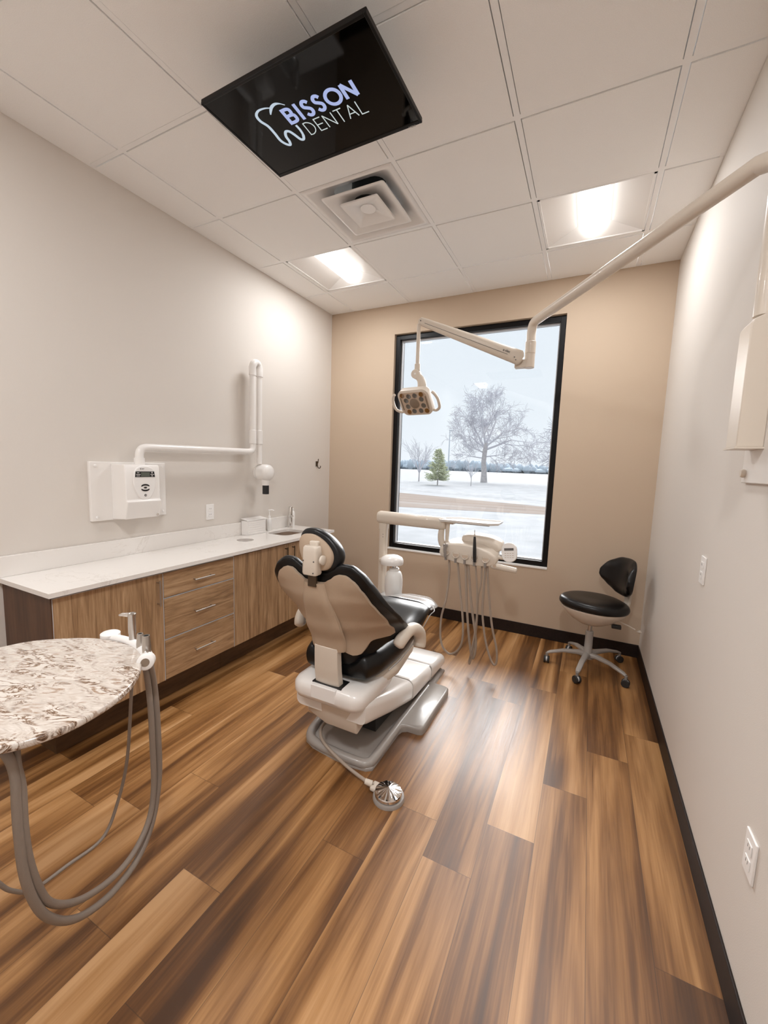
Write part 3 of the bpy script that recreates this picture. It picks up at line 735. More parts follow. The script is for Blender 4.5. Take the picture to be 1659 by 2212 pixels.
# local: x right, z up along panel, y = depth (front is -y)
def hp(x, y, z): return HM @ V((x, y, z))
m = MB()
m.ring_loft([[hp(x*s, y, z*s) for x, z in rrect(.235, .185, .045, 6)] for y, s in ((-.030, .93), (-.026, 1.0), (.015, 1.0), (.04, .86), (.05, .6))])
hd = m.build('lamp_head', 'cream', dl, ang=50)
m = MB(); m.ring_loft([[hp(x, y, z) for x, z in rrect(.205, .155, .032, 6)] for y in (-.033, -.029)]); fp = m.build('front_panel', 'panel', hd)
for sx in (-1, 1):
    m = MB(); m.box((-.004, -.0005, -.045), (.004, .002, .045), HM @ Matrix.Translation(V((sx*.095, -.0345, .0)))); m.build('side_vent', 'sensor', fp)
MB().lathe([(.036, 0), (.034, .004), (.02, .007)], hp(0, -.033, -.002), HM.to_3x3() @ V((0, -1, 0)), 28).build('centre_lens', 'sensor', fp)
for x, z, mt in ((-.078, .060, 'amber'), (-.030, .052, 'led'), (.018, .054, 'led'), (.068, .060, 'amber'), (-.058, .022, 'led'), (.060, .026, 'led'), (-.056, -.022, 'led'), (.064, -.020, 'led'), (-.058, -.062, 'amber'), (-.018, -.058, 'led'), (.034, -.057, 'led'), (.078, -.060, 'amber')):
    MB().lathe([(.0175, 0), (.0165, .002), (.010, .001)], hp(x, -.033, z), HM.to_3x3() @ V((0, -1, 0)), 20).build('led_lens', mt, fp)
for sx in (-1, 1):
    m = MB(); P = smooth_path([hp(sx*.10, 0, -.07), hp(sx*.135, -.01, -.072), hp(sx*.168, -.02, -.045), hp(sx*.172, -.02, .01), hp(sx*.158, -.02, .05), hp(sx*.142, -.018, .066)], 5)
    m.tube(P, .0095, 14); m.build('handle', 'cream', dl)

# ================================================================== dental chair
cx = 1.47
dc_ = thing('dental_chair', (cx, -1.6, 0), 'black upholstered dental chair with cream shell, seen from behind in the room centre', 'dental chair')
# base plate
out = [(1.285, -2.06), (1.30, -2.085), (1.36, -2.11), (1.50, -2.128), (1.62, -2.128), (1.675, -2.12), (1.70, -2.10), (1.70, -1.80), (1.708, -1.765), (1.73, -1.748), (1.79, -1.748), (1.81, -1.74), (1.818, -1.715), (1.818, -1.30), (1.81, -1.265), (1.785, -1.25), (1.72, -1.245), (1.70, -1.23), (1.70, -1.0), (1.24, -1.0), (1.24, -1.23), (1.22, -1.245), (1.155, -1.25), (1.13, -1.265), (1.122, -1.30), (1.122, -1.715), (1.13, -1.74), (1.15, -1.748), (1.20, -1.75), (1.232, -1.775), (1.245, -1.81), (1.262, -1.95)]
def offs(pts, d, c=(1.47, -1.6)):
    n = len(pts); o = []
    for i in range(n):
        a, b, e = V(pts[i-1]), V(pts[i]), V(pts[(i+1) % n])
        t = ((b-a).normalized()+(e-b).normalized())
        if t.length < 1e-6: o.append(tuple(b)); continue
        t.normalize(); nn = V((-t.y, t.x)); o.append((b.x+nn.x*d, b.y+nn.y*d))
    return o
def area(p): return sum(p[i-1][0]*p[i][1]-p[i][0]*p[i-1][1] for i in range(len(p)))
if area(out) < 0: out.reverse()
MB().ring_loft([[(x, y, z) for x, y in offs(out, dd_)] for z, dd_ in ((0, 0), (.010, 0), (.016, .004), (.018, .010))]).build('base_plate', 'greyb', dc_, ang=60)
rr_ = [(1.262, -1.30), (1.262, -1.75), (1.272, -1.95), (1.300, -2.050), (1.36, -2.090), (1.50, -2.106), (1.62, -2.106), (1.668, -2.092), (1.680, -2.04), (1.680, -1.80), (1.680, -1.30)]
MB().tube(smooth_path([(x, y, .022) for x, y in rr_], 8), .0235, 16).build('base_rim', 'greyb', dc_, ang=80)
for sg in (-1, 1):
    tp_ = [(cx+sg*.20, -1.80), (cx+sg*.228, -1.80), (cx+sg*.238, -1.768), (cx+sg*.262, -1.750), (cx+sg*.322, -1.748), (cx+sg*.343, -1.738), (cx+sg*.350, -1.712), (cx+sg*.350, -1.30), (cx+sg*.342, -1.265), (cx+sg*.318, -1.250), (cx+sg*.20, -1.245)]
    if area(tp_) < 0: tp_.reverse()
    MB().ring_loft([[(x, y, z) for x, y in offs(tp_, d_)] for z, d_ in ((.0, 0), (.026, 0), (.036, .004), (.041, .012))]).build('tread_plate', 'greyb', dc_, ang=70)
def ysec(y, hw, zb, zt, r, c=cx, crown=0.):
    P = rrect(2*hw, zt-zb, r, 5, 0, (zt+zb)/2)
    return [(c+x, y, z+(crown*(1-(x/hw)**2) if z > (zt+zb)/2 else 0)) for x, z in P]
def yloft(secs, name, mat, parent, bev=0, ang=50): return MB().ring_loft([ysec(*s) for s in secs]).build(name, mat, parent, bev=bev, ang=ang)
yloft([(-1.235, .205, .02, .10, .02), (-.95, .205, .02, .085, .02), (-.935, .195, .02, .07, .02)], 'base_housing', 'greyb', dc_)
yloft([(-1.238, .215, .052, .150, .035), (-1.22, .222, .045, .155, .04), (-1.05, .222, .032, .135, .04), (-.975, .218, .026, .115, .04), (-.94, .205, .03, .09, .03)], 'front_cover', 'white', dc_)
yloft([(-1.262, .212, .05, .150, .03), (-1.238, .212, .05, .148, .03)], 'cover_band', 'greyb', dc_)
yloft([(-1.582, .222, .072, .205, .04), (-1.565, .226, .070, .206, .045), (-1.28, .224, .046, .160, .045), (-1.262, .218, .048, .155, .04)], 'middle_cover', 'white', dc_)
yloft([(-2.13, .200, .235, .352, .03), (-2.10, .208, .222, .35, .04), (-1.85, .220, .145, .272, .045), (-1.60, .224, .075, .208, .045), (-1.588, .220, .075, .203, .04)], 'rear_cover', 'white', dc_)
m = MB(); m.ring_loft([[(cx-.14, -1.9, .05), (cx+.14, -1.9, .05), (cx+.14, -1.9, .16), (cx-.14, -1.9, .16)], [(cx-.14, -1.3, .04), (cx+.14, -1.3, .04), (cx+.14, -1.3, .09), (cx-.14, -1.3, .09)]]); m.build('lift_mechanism', 'dark', dc_)
# lower shroud at the back
m = MB(); m.ring_loft([[(cx-.155, -2.10+dy, zb), (cx-.02, -2.135+dy, zb-.012), (cx+.15, -2.125+dy, zb-.02), (cx+.15, -1.95+dy, zb+.02), (cx-.155, -1.95+dy, zb+.02)] for dy, zb in ((.012, .185), (0, .20), (-.004, .32))])
m.build('rear_shroud', 'cream', dc_, bev=.008)
# upper housing with seat pan
m = MB(); m.ring_loft([[(cx+x, -1.99+y, z) for x, y in rrect(2*a, 2*b, r, 7)] for a, b, r, z in ((.170, .165, .05, .298), (.192, .187, .06, .312), (.202, .196, .065, .335), (.202, .196, .065, .372), (.190, .186, .06, .392), (.165, .165, .05, .402))])
uh = m.build('rear_housing', 'white', dc_, ang=60)
MB().box((cx-.075, -2.1875, .33), (cx+.065, -2.12, .399)).build('housing_insert', 'plast', dc_, bev=.004)
MB().box((cx-.08, -2.165, .396), (cx+.085, -2.085, .4035)).build('slot', 'dark', dc_, smooth=False)
yloft([(-2.05, .10, .34, .40, .03), (-1.98, .19, .325, .405, .04), (-1.80, .222, .335, .42, .04), (-1.62, .222, .375, .455, .04), (-1.45, .19, .44, .51, .03), (-1.34, .14, .48, .53, .02)], 'seat_pan', 'cream', dc_)
# seat cushion
def seat(u, v, k):
    y = -2.095+v*.825                       # -2.07 .. -1.27
    s = 2*u-1
    hw = interp(y, [(-2.09, .185), (-1.98, .225), (-1.7, .245), (-1.5, .245), (-1.38, .235), (-1.27, .20)])
    top = interp(y, [(-2.07, .50), (-1.95, .505), (-1.8, .52), (-1.6, .572), (-1.45, .612), (-1.35, .605), (-1.27, .56)])
    bot = interp(y, [(-2.07, .418), (-1.9, .420), (-1.7, .43), (-1.5, .485), (-1.35, .525), (-1.27, .53)])
    e = 1-abs(s)**6
    bol = .035*math.exp(-((abs(s)-.82)/.2)**2)*interp(y, [(-2.0, 1.6), (-1.7, 1.0), (-1.5, .2), (-1.3, 0)])
    if k: return (cx+s*hw, y, top-.03*(1-e)+bol)
    return (cx+s*hw*.93, y, bot+.012*(1-e))
seat_o = MB().slab(seat, 18, 18).build('seat_cushion', 'black', dc_, sub=2)
P = [(cx+.262*1, y, z) for y, z in ((-1.95, .475), (-1.8, .487), (-1.62, .53), (-1.48, .575))]
MB().tube(smooth_path([(cx+.252, -2.0, .468)]+[(cx+.2585, y, z) for y, z in ((-1.88, .474), (-1.72, .492), (-1.58, .53), (-1.46, .57), (-1.38, .575))]+[(cx+.225, -1.315, .575)], 5), .0028, 8).build('piping', 'grey', seat_o)
# knee / leg cushion
def legc(u, v, k):
    y = -1.335+v*.335; s = 2*u-1
    hw = interp(y, [(-1.335, .195), (-1.25, .19), (-1.05, .165), (-1.0, .135)])
    top = interp(y, [(-1.335, .575), (-1.25, .555), (-1.1, .53), (-1.0, .51)])
    e = 1-abs(s)**6
    return (cx+s*hw, y, (top-.015*(1-e)) if k else top-.055+.01*(1-e))
MB().slab(legc, 12, 12).build('leg_cushion', 'black', dc_, sub=2)
def toec(u, v, k):
    y = -1.26+v*.285; s = 2*u-1
    hw = interp(y, [(-1.26, .197), (-1.1, .187), (-1.02, .17), (-.985, .14)])
    top = interp(y, [(-1.26, .572), (-1.1, .545), (-.985, .518)])
    dr = .05*(abs(s)**5)
    return (cx+s*hw, y, top+(.003 if k else 0)-dr)
MB().slab(toec, 14, 12).build('toe_cover', 'cover', dc_, sub=1)
# backrest shell and cushion
ycT = [(.45, -2.115), (.62, -2.15), (.72, -2.20), (.87, -2.26), (.98, -2.28), (1.05, -2.285)]
wrT = [(.48, .20), (.60, .26), (.66, .22), (.72, .16), (.80, .10), (.87, .06), (.93, .03), (1.0, .02)]
ztT = [(0, .935), (.05, .937), (.085, .958), (.12, .984), (.16, .984), (.20, .958), (.23, .912), (.252, .85), (.264, .78)]
zbT = [(0, .585), (.06, .582), (.085, .56), (.115, .545), (.14, .552), (.155, .575), (.17, .608), (.19, .622), (.24, .627), (.256, .638), (.264, .68)]
def back(u, v, k):
    s = 2*u-1; s = math.copysign(1-(1-abs(s))**1.5, s) if abs(s) > .0 else s
    x = s*.264; ax_ = abs(x)
    z = interp(ax_, zbT)+(interp(ax_, ztT)-interp(ax_, zbT))*v
    return (cx-.004+x, interp(z, ycT)+interp(z, wrT)*(ax_/.275)**2.0+(.016 if k else 0), z)
MB().slab(back, 40, 28).build('backrest_shell', 'shell', dc_, bev=.004, ang=60)
ztC = [(0, .985), (.05, .985), (.09, 1.006), (.13, 1.030), (.18, 1.028), (.225, .998), (.26, .95), (.285, .88), (.300, .79)]
zbC = [(0, .48), (.10, .48), (.15, .50), (.18, .545), (.22, .582), (.265, .60), (.288, .625), (.300, .70)]
def backc(u, v, k):
    s = 2*u-1; s = math.copysign(1-(1-abs(s))**1.5, s)
    x = s*.300; ax_ = abs(x)
    zb, zt = interp(ax_*.999, zbC), interp(ax_, ztC); z = zb+(zt-zb)*v
    e = min(1, 4*min(v, 1-v))*min(1, 5*(1-abs(s)))
    th = .05+.06*e**.6
    return (cx-.004+x, interp(z, ycT)+interp(z, wrT)*(ax_/.275)**2.0+(th if k else .018), z)
MB().slab(backc, 40, 26).build('backrest_cushion', 'black', dc_, sub=1)
# spine panel on the shell
def spine(u, v, k):
    z = .58+.355*v; s = 2*u-1
    hw = interp(z, [(.53, .075), (.60, .092), (.70, .095), (.80, .078), (.935, .052)])
    yb = interp(z, ycT)
    d = interp(z, [(.53, .022), (.6, .028), (.7, .024), (.935, .022)])*(1-abs(s)**4*.75)
    return (cx+s*hw, (yb-d) if k else yb+.01, z)
MB().slab(spine, 12, 16).build('spine_panel', 'shell', dc_, ang=60)
def strut(u, v, k):
    z = .392+.205*v; s = 2*u-1; hw = .068-.004*v
    y = interp(z, [(.39, -2.135), (.48, -2.150), (.57, -2.155)])
    return (cx-.003+s*hw, y-(.022 if k else -.018)+.006*s*s, z)
MB().slab(strut, 8, 8).build('back_strut', 'cream', dc_, bev=.004, ang=60)
# headrest
MB().box((cx-.018, -2.296, .92), (cx+.026, -2.284, .992)).build('headrest_stem', 'bronze', dc_, bev=.002)
m = MB(); m.ring_loft([[(cx+.008+x*s, -2.300+y*s, z) for x, y in rrect(.078, .052, .014, 4)] for z, s in ((.978, .9), (.986, 1), (1.078, .97), (1.096, .93), (1.103, .8))])
hb = m.build('headrest_bracket', 'cream', dc_, ang=60)
for x, z in ((-.028, 1.04), (.026, 1.04), (.024, .99)):
    MB().lathe([(.003, 0), (.003, .002)], (cx+.008+x, -2.326, z), (0, -1, 0), 10).build('bracket_screw', 'text', hb)
MB().lathe([(.010, 0), (.021, .004), (.021, .013), (.016, .016)], (cx+.052, -2.298, 1.045), (1, 0, 0), 20).build('release_knob', 'cream', dc_)
MB().box((cx-.014, -2.295, 1.09), (cx+.030, -2.25, 1.122)).build('headrest_link', 'cream', dc_, bev=.006)
def head_outline(scale):
    K = [(-.110, .036), (-.104, .070), (-.074, .090), (-.015, .092), (.045, .066), (.088, .026), (.104, -.012), (.100, -.050), (.082, -.078), (.046, -.088), (-.010, -.084), (-.062, -.054), (-.096, -.012)]
    n = len(K); L = smooth_path([(x, z, 0) for x, z in K[-2:]+K+K[:3]], 4)[8:8+4*n]
    return [(p.x*scale, p.y*scale) for p in L]
HC = V((cx+.010, -2.258, 1.076)); HR = Matrix.Rotation(R(-8), 4, 'X')
def hpt(a, y, b): return HC+(HR @ V((a, y+1.3*a*a+.05*a, b)))
m = MB(); m.ring_loft([[hpt(a*s, y, b*s) for a, b in head_outline(1.0)] for s, y in ((.80, -.012), (.95, -.008), (1.02, .004), (1.04, .025), (.97, .05), (.80, .066), (.4, .074))])
m.build('headrest_cushion', 'black', dc_, sub=1)
m = MB(); m.ring_loft([[hpt(a*s-.006, y, b*s-.010) for a, b in head_outline(.84)] for s, y in ((1.0, -.010), (1.0, -.020), (.93, -.026), (.5, -.028))]); m.build('headrest_shell', 'shell', dc_, ang=60)
# armrests
def armrest(sg):
    P = smooth_path([(x+(-.014 if sg > 0 else -.03), y-(0 if sg > 0 else .04), z-.014) for x, y, z in [(cx+sg*.275, -1.935, .578), (cx+sg*.290, -1.915, .612), (cx+sg*.303, -1.868, .640), (cx+sg*.312, -1.81, .635), (cx+sg*.320, -1.755, .598), (cx+sg*.320, -1.735, .548), (cx+sg*.318, -1.742, .515)]], 6)
    n = len(P); m = MB(); m.tube(P, [.016, .026]+[.031+.003*(i/n) for i in range(n-3)]+[.031], 18)
    a = m.build('armrest', 'cream', dc_, ang=70)
    MB().lathe([(.029, 0), (.029, .004), (.0, .005)], (cx+sg*.330+(-.014 if sg > 0 else -.03), -1.725-(0 if sg > 0 else .04), .540), (sg*.8, .55, -.1), 20, False).build('end_cap', 'plast', a)
for sg in (-1, 1): armrest(sg)

# ------------------------------------------------------------------ foot control
fcn = thing('foot_control', (1.835, -2.20, 0), 'round chromed foot pedal on the floor tethered to the chair base', 'foot pedal')
MB().ring_loft([[(x, y, z) for x, y in [(1.838+.070*s*math.cos(t), -2.206+.070*s*math.sin(t)) for t in [2*math.pi*k/40 for k in range(40)]]] for s, z in ((1, 0), (1, .010), (.95, .016), (.8, .018))]).build('base', 'greyb', fcn)
m = MB(); n = 48; rings = []
for r, h in ((.056, .018), (.060, .024), (.060, .034), (.058, .037), (.03, .047), (.004, .054)):
    rings.append([(1.838+r*math.cos(2*math.pi*k/n), -2.210+r*math.sin(2*math.pi*k/n), h+(.0022*(r/.06)*(1 if k % 4 < 2 else 0) if .02 < r < .0585 and h > .036 else 0)) for k in range(n)])
m.ring_loft(rings); m.build('pedal_cap', 'chrome', fcn, ang=12)
m = MB(); m.box((1.745, -2.215, .0), (1.80, -2.165, .022), None); m.build('hose_block', 'cream', fcn, bev=.008)
P = smooth_path([(1.755, -2.19, .018), (1.727, -2.198, .026), (1.646, -2.181, .03), (1.561, -2.160, .04), (1.467, -2.135, .060), (1.403, -2.098, .066), (1.36, -2.04, .064), (1.345, -1.98, .06), (1.35, -1.92, .058)], 6)
MB().tube(P, .0078, 12).build('hose', 'hose', fcn)
MB().cyl((1.715, -2.199, .026), (1.748, -2.192, .020), .012, .014).build('hose_connector', 'cream', fcn)

# ================================================================== operator stool
st = thing('operator_stool', (2.61, -.41, 0), 'black swivel stool on five grey castor legs by the right corner', 'stool')
sx_, sy_ = 2.61, -.41
for k, (ex, ey) in enumerate(((2.335, -.46), (2.55, -.685), (2.85, -.57), (2.835, -.165), (2.479, -.175))):
    d = V((ex-sx_, ey-sy_, 0)); L_ = d.length; d.normalize(); s = V((-d.y, d.x, 0)); rings = []
    for t, z, hw, th in ((.0, .105, .024, .045), (.25, .118, .021, .032), (.6, .112, .018, .024), (.92, .088, .017, .018), (1.0, .078, .012, .014)):
        c = V((sx_, sy_, z))+d*(L_*t)
        rings.append([c+s*x*2*hw+V((0, 0, 1))*y*th for x, y in rrect(1, 1, .35, 4)])
    a = MB().ring_loft(rings).build('leg', 'grey', st, ang=60); a.data.materials[0] = M['alu_dull'] if 'alu_dull' in M else M['greyb']
    e = V((ex, ey, 0)); an = R(40*k); wv = V((math.cos(an), math.sin(an), 0))
    fk = MB().cyl(e+V((0, 0, .040)), e+V((0, 0, .078)), .010, n=12).build('castor', 'grey', st)
    for q in (-1, 1):
        MB().cyl(e+wv*q*.006+V((0, 0, .0265)), e+wv*q*.020+V((0, 0, .0265)), .0265, n=22).build('wheel', 'rub', fk, bev=.004)
    MB().cyl(e-wv*.006+V((0, 0, .030)), e+wv*.006+V((0, 0, .030)), .022, n=18).build('hood', 'alu', fk, bev=.003)
MB().lathe([(.040, .085), (.040, .115), (.028, .135), (.026, .29), (.022, .292)], (sx_, sy_, 0)).build('column', 'greyb', st)
MB().cyl((sx_, sy_, .29), (sx_, sy_, .37), .014).build('gas_lift', 'steel', st)
phi = R(27); F = V((-math.cos(phi), -math.sin(phi), 0)); Lt = V((math.sin(phi), -math.cos(phi), 0)); SO = V((sx_, sy_, 0))
def sp(f, l, z): return SO+F*f+Lt*l+V((0, 0, z))
# pan
def spout(sc, fo=0):
    P = []
    for k in range(36):
        t = 2*math.pi*k/36; c, s = math.cos(t), math.sin(t)
        f = .225*math.copysign(abs(c)**.85, c); l = .215*math.copysign(abs(s)**.8, s)
        l *= 1-.38*max(0, c)**1.3
        P.append((f*sc+fo, l*sc))
    return P
m = MB(); m.ring_loft([[sp(f, l, z+.03*f) for f, l in spout(s)] for s, z in ((.34, .352), (.60, .385), (.93, .458), (.95, .476))]); m.build('seat_pan', 'cream', st, ang=60)
m = MB(); m.ring_loft([[sp(f, l, z+.05*f-.10*l*l) for f, l in spout(s)] for s, z in ((.93, .477), (1.0, .482), (1.04, .502), (1.02, .526), (.93, .542), (.7, .546), (.3, .541), (.05, .539))]); m.build('seat', 'stoolb', st, sub=1)
m = MB(); m.tube([sp(-.15, .05, .40), sp(-.22, .10, .375), sp(-.25, .13, .36)], .005, 10); m.lathe([(.004, -.012), (.016, 0), (.004, .012)], sp(-.27, .145, .352), (0, 0, 1), 14); m.build('adjusting_lever', 'cream', st)
m = MB(); m.box((-.03, -.02, -.012), (.03, .02, .012), Matrix.Translation(sp(-.12, .12, .375))); m.build('tilt_control', 'dark', st, bev=.004)
# back support bar
m = MB(); rings = []
for f, z, hw, th in ((-.10, .43, .035, .02), (-.19, .437, .033, .02), (-.245, .46, .030, .02), (-.258, .52, .032, .022), (-.252, .61, .045, .022), (-.240, .67, .05, .02)):
    rings.append([sp(f, 0, z)+Lt*x*2*hw+(F*.5+V((0, 0, .5 if z < .43 else .1))).normalized()*y*th for x, y in rrect(1, 1, .3, 4)])
m.ring_loft(rings); m.build('back_support', 'cream', st, ang=60)
def bk(u, v, k):
    s = 2*u-1; l = .195*math.copysign(1-(1-abs(s))**1.4, s); q = abs(l)/.195
    zt = interp(q, [(0, .845), (.4, .84), (.75, .805), (.93, .75), (1, .71)]); zb = interp(q, [(0, .565), (.3, .57), (.6, .60), (.85, .64), (1, .685)])
    z = zb+(zt-zb)*v; e = (min(1, 4*min(v, 1-v))*min(1, 4*(1-abs(s))))**.5
    f = -.222-.10*(z-.56)+.075*q*q
    return sp(f+(.012+.038*e if k else -.006), l, z)
MB().slab(bk, 24, 18).build('backrest', 'stoolb', st, sub=1)

# ================================================================== delivery unit
dy = -.93
du = thing('delivery_unit', (1.13, dy, 0), 'cream instrument delivery unit on a post and arm in front of the window', 'delivery unit')
MB().cyl((1.14, dy, .0), (1.14, dy, .03), .11, .10, n=32).build('floor_base', 'greyb', du, bev=.005)
m = MB(); m.ring_loft([[(1.14+x, dy+y, z) for x, y in rrect(.058, .058, .018, 5)] for z in (.03, .98)]); m.build('post', 'cream', du, ang=50)
m = MB(); m.ring_loft([[(1.14+x, dy+y, z) for x, y in rrect(.066, .066, .02, 5)] for z in (.975, 1.02)]); m.build('post_collar', 'cream', du, ang=50)
for z in (.935, .915): MB().lathe([(.003, 0), (.003, .001)], (1.15, dy-.029, z), (0, -1, 0), 10).build('status_light', 'text', du)
rings = []
for x, s in ((1.088, .55), (1.094, .85), (1.108, 1.0), (1.60, .96), (1.625, .85), (1.632, .6)):
    zc = 1.062+(x-1.1)*-.008
    rings.append([(x, dy+y*.085*s, zc+z*.094*s) for y, z in rrect(1, 1, .38, 6)])
MB().ring_loft(rings).build('swing_arm', 'cream', du, ang=50)
P = smooth_path([(1.605, dy, 1.03), (1.600, dy, .98), (1.605, dy, .93), (1.628, dy, .89), (1.665, dy, .868)], 6); n = len(P)
MB().tube(P, [.020+.004*math.sin(math.pi*i/n) for i in range(n)], 16).build('drop_arm', 'cream', du)
# tray
m = MB(); trp = [(1.59, -.965), (1.61, -.985), (1.945, -.985), (1.998, -.93), (1.998, -.775), (1.98, -.76), (1.69, -.76), (1.60, -.83), (1.585, -.86)]
m.ring_loft([[(x, y, z) for x, y in trp] for z in (1.078, 1.084)]); tr = m.build('tray', 'white', du, bev=.003)
m = MB(); m.ring_loft([[(x, y, 1.0845) for x, y in offs(trp[::-1] if area(trp) < 0 else trp, .0)], [(x, y, 1.094) for x, y in offs(trp[::-1] if area(trp) < 0 else trp, -.004)], [(x, y, 1.094) for x, y in offs(trp[::-1] if area(trp) < 0 else trp, .004)], [(x, y, 1.0845) for x, y in offs(trp[::-1] if area(trp) < 0 else trp, .008)]], caps=False); m.build('tray_lip', 'white', tr)
MB().box((1.67, -.90, 1.062), (1.93, -.84, 1.078)).build('tray_support', 'greyb', du, bev=.003)
m = MB(); m.tube([(1.645, -.93, 1.075), (1.645, -.93, .915)], [.017, .011], 14); m.box((1.62, -.95, 1.06), (1.69, -.89, 1.076)); m.build('tray_post', 'cream', du)
# head
hp_ = [(1.618, .868), (1.624, .898), (1.645, .925), (1.69, .940), (1.76, .945), (1.84, .941), (1.91, .930), (1.965, .912), (2.005, .888), (2.020, .862), (2.012, .836), (1.985, .818), (1.93, .810), (1.86, .808), (1.78, .810), (1.71, .818), (1.66, .832), (1.63, .848)]
cxh, czh = 1.82, .875
def headring(y, s, dz=0): return [(cxh+(x-cxh)*s, y, czh+(z-czh)*s+dz) for x, z in hp_]
m = MB(); m.ring_loft([headring(-1.022, .90, -.006), headring(-1.018, .97, -.004), headring(-1.005, 1.0, -.002), headring(-.93, 1.0, .008), headring(-.85, .92, .02), headring(-.82, .75, .025)])
hd2 = m.build('control_head', 'cream', du, ang=50)
m = MB(); m.ring_loft([[(1.885+.145*sc_y*math.copysign(abs(math.cos(t))**.7, math.cos(t)), y, .935+zo+.052*sc_y*math.copysign(abs(math.sin(t))**.8, math.sin(t))-.10*(math.cos(t)*.145)) for t in [2*math.pi*k/32 for k in range(32)]] for y, sc_y, zo in ((-.93, .80, 0), (-.915, .95, .004), (-.88, 1.0, .008), (-.80, .95, .012), (-.77, .75, .012))]); m.build('head_cowl', 'cream', du, ang=60)
hz_ = [(1.672, .872), (1.742, .862), (1.806, .860), (1.872, .856), (1.945, .856)]
for (hx_, z) in hz_:
    h = MB().lathe([(.026, -.004), (.0275, .004), (.024, .0065), (.0215, .004), (.0205, .001)], (hx_, -1.0215, z+.004), (0, -1, .35), 28, False).build('holder', 'cream', du)
    MB().lathe([(.0205, .002), (.002, .001)], (hx_, -1.0215, z+.004), (0, -1, .35), 24).build('cup', 'panel', h)
    m = MB(); m.box((hx_-.0075, -1.030, z-.054), (hx_+.0075, -1.008, z-.010)); m.build('notch', 'grey', h, bev=.003)
# hoses (the loops without an instrument of their own)
def hose(P, r, parent, y0=-1.02, mat='hose', name='hose'):
    n = len(P); Q = []
    for i, (x, z) in enumerate([(p[0], p[2]) for p in P]):
        t = i/(n-1); Q.append((x, y0+(dy+.01-y0)*min(1, 2.2*min(t, 1-t)+.25), z))
    MB().tube(smooth_path(Q, 7), r, 12).build(name, mat, parent)
h1 = [(1.688, -.93, .84), (1.690, -.93, .701), (1.672, -.93, .527), (1.638, -.93, .381), (1.631, -.93, .238), (1.647, -.93, .152), (1.681, -.93, .112), (1.713, -.93, .102), (1.753, -.93, .128), (1.787, -.93, .186), (1.803, -.93, .276), (1.798, -.93, .413), (1.774, -.93, .612), (1.748, -.93, .826)]
h3 = [(1.806, 0, .828), (1.822, 0, .52), (1.846, 0, .253), (1.874, 0, .110), (1.893, 0, .177), (1.888, 0, .295), (1.86, 0, .492), (1.822, 0, .82)]
h4 = [(1.873, 0, .827), (1.893, 0, .60), (1.893, 0, .398), (1.872, 0, .206), (1.852, 0, .085), (1.858, 0, .07), (1.878, 0, .18), (1.892, 0, .361), (1.897, 0, .565), (1.915, 0, .684), (1.918, 0, .822)]
h5 = [(1.943, 0, .826), (1.935, 0, .573), (1.935, 0, .44), (1.957, 0, .277), (1.994, 0, .151), (2.026, 0, .101), (2.043, 0, .129), (2.037, 0, .228), (2.002, 0, .387), (1.972, 0, .612), (1.952, 0, .827)]
hose(h3, .0085, du); hose(h5, .0075, du)
sy = thing('air_water_syringe', (1.672, -1.035, .835), 'steel syringe in the leftmost holder of the delivery head', 'syringe')
m = MB(); m.tube([(1.672, -1.036, .84), (1.668, -1.040, .905), (1.664, -1.036, .925)], [.0085, .011, .008], 14); m.box((1.655, -1.045, .915), (1.683, -1.028, .932)); m.build('handle', 'grey', sy)
MB().tube([(1.668, -1.036, .93), (1.667, -1.034, .955)], .0035, 10).build('nozzle', 'steel', sy)
hose(h1, .0075, sy)
hpz = thing('dental_handpiece', (1.872, -1.035, .83), 'black dental handpiece with metal tip standing up in the delivery head', 'handpiece')
MB().tube([(1.878, -1.038, .835), (1.876, -1.040, .87), (1.872, -1.038, .93), (1.868, -1.034, .985), (1.867, -1.032, 1.005)], [.010, .012, .0115, .009, .007], 16).build('body', 'dark', hpz)
MB().tube([(1.867, -1.032, 1.004), (1.865, -1.031, 1.028), (1.864, -1.030, 1.050)], [.006, .0035, .0015], 10).build('tip', 'steel', hpz)
hose(h4, .006, hpz)
# touch pad
m = MB(); m.tube([(2.008, -.95, .868), (2.05, -.955, .868)], .012, 12); m.build('pad_arm', 'cream', du)
PM = Matrix.Translation(V((2.085, -.965, .913))) @ Matrix.Rotation(R(-8), 4, 'Y') @ Matrix.Rotation(R(-12), 4, 'X')
m = MB(); m.ring_loft([[PM @ V((x*s, y, z*s)) for x, z in rrect(.098, .128, .046, 8)] for y, s in ((-.010, .95), (-.006, 1), (.008, 1), (.018, .9))]); tp = m.build('touch_pad', 'plast', du, ang=50)
m = MB(); m.box((-.030, -.0125, .012), (.030, -.009, .028), PM); m.build('display', 'text', tp, smooth=False)
m = MB()
for r_ in (-.006, -.020, -.034):
    for c_ in (-.024, -.008, .008, .024): m.box((c_-.005, -.0112, r_-.0012), (c_+.005, -.0095, r_+.0012), PM)
m.build('keys', 'shell', tp, smooth=False)
MB().tube([(1.975, -1.0, .820), (1.985, -1.0, .820), (1.995, -1.0, .818), (2.140, -1.0, .806), (2.146, -1.0, .8055)], [.012, .019, .021, .018, .012], 20).build('grab_handle', 'cream', du)
MB().lathe([(.011, 0), (.011, .003), (.006, .004)], (2.005, -1.018, .822), (0, -1, .1), 16).build('handle_button', 'panel', du)
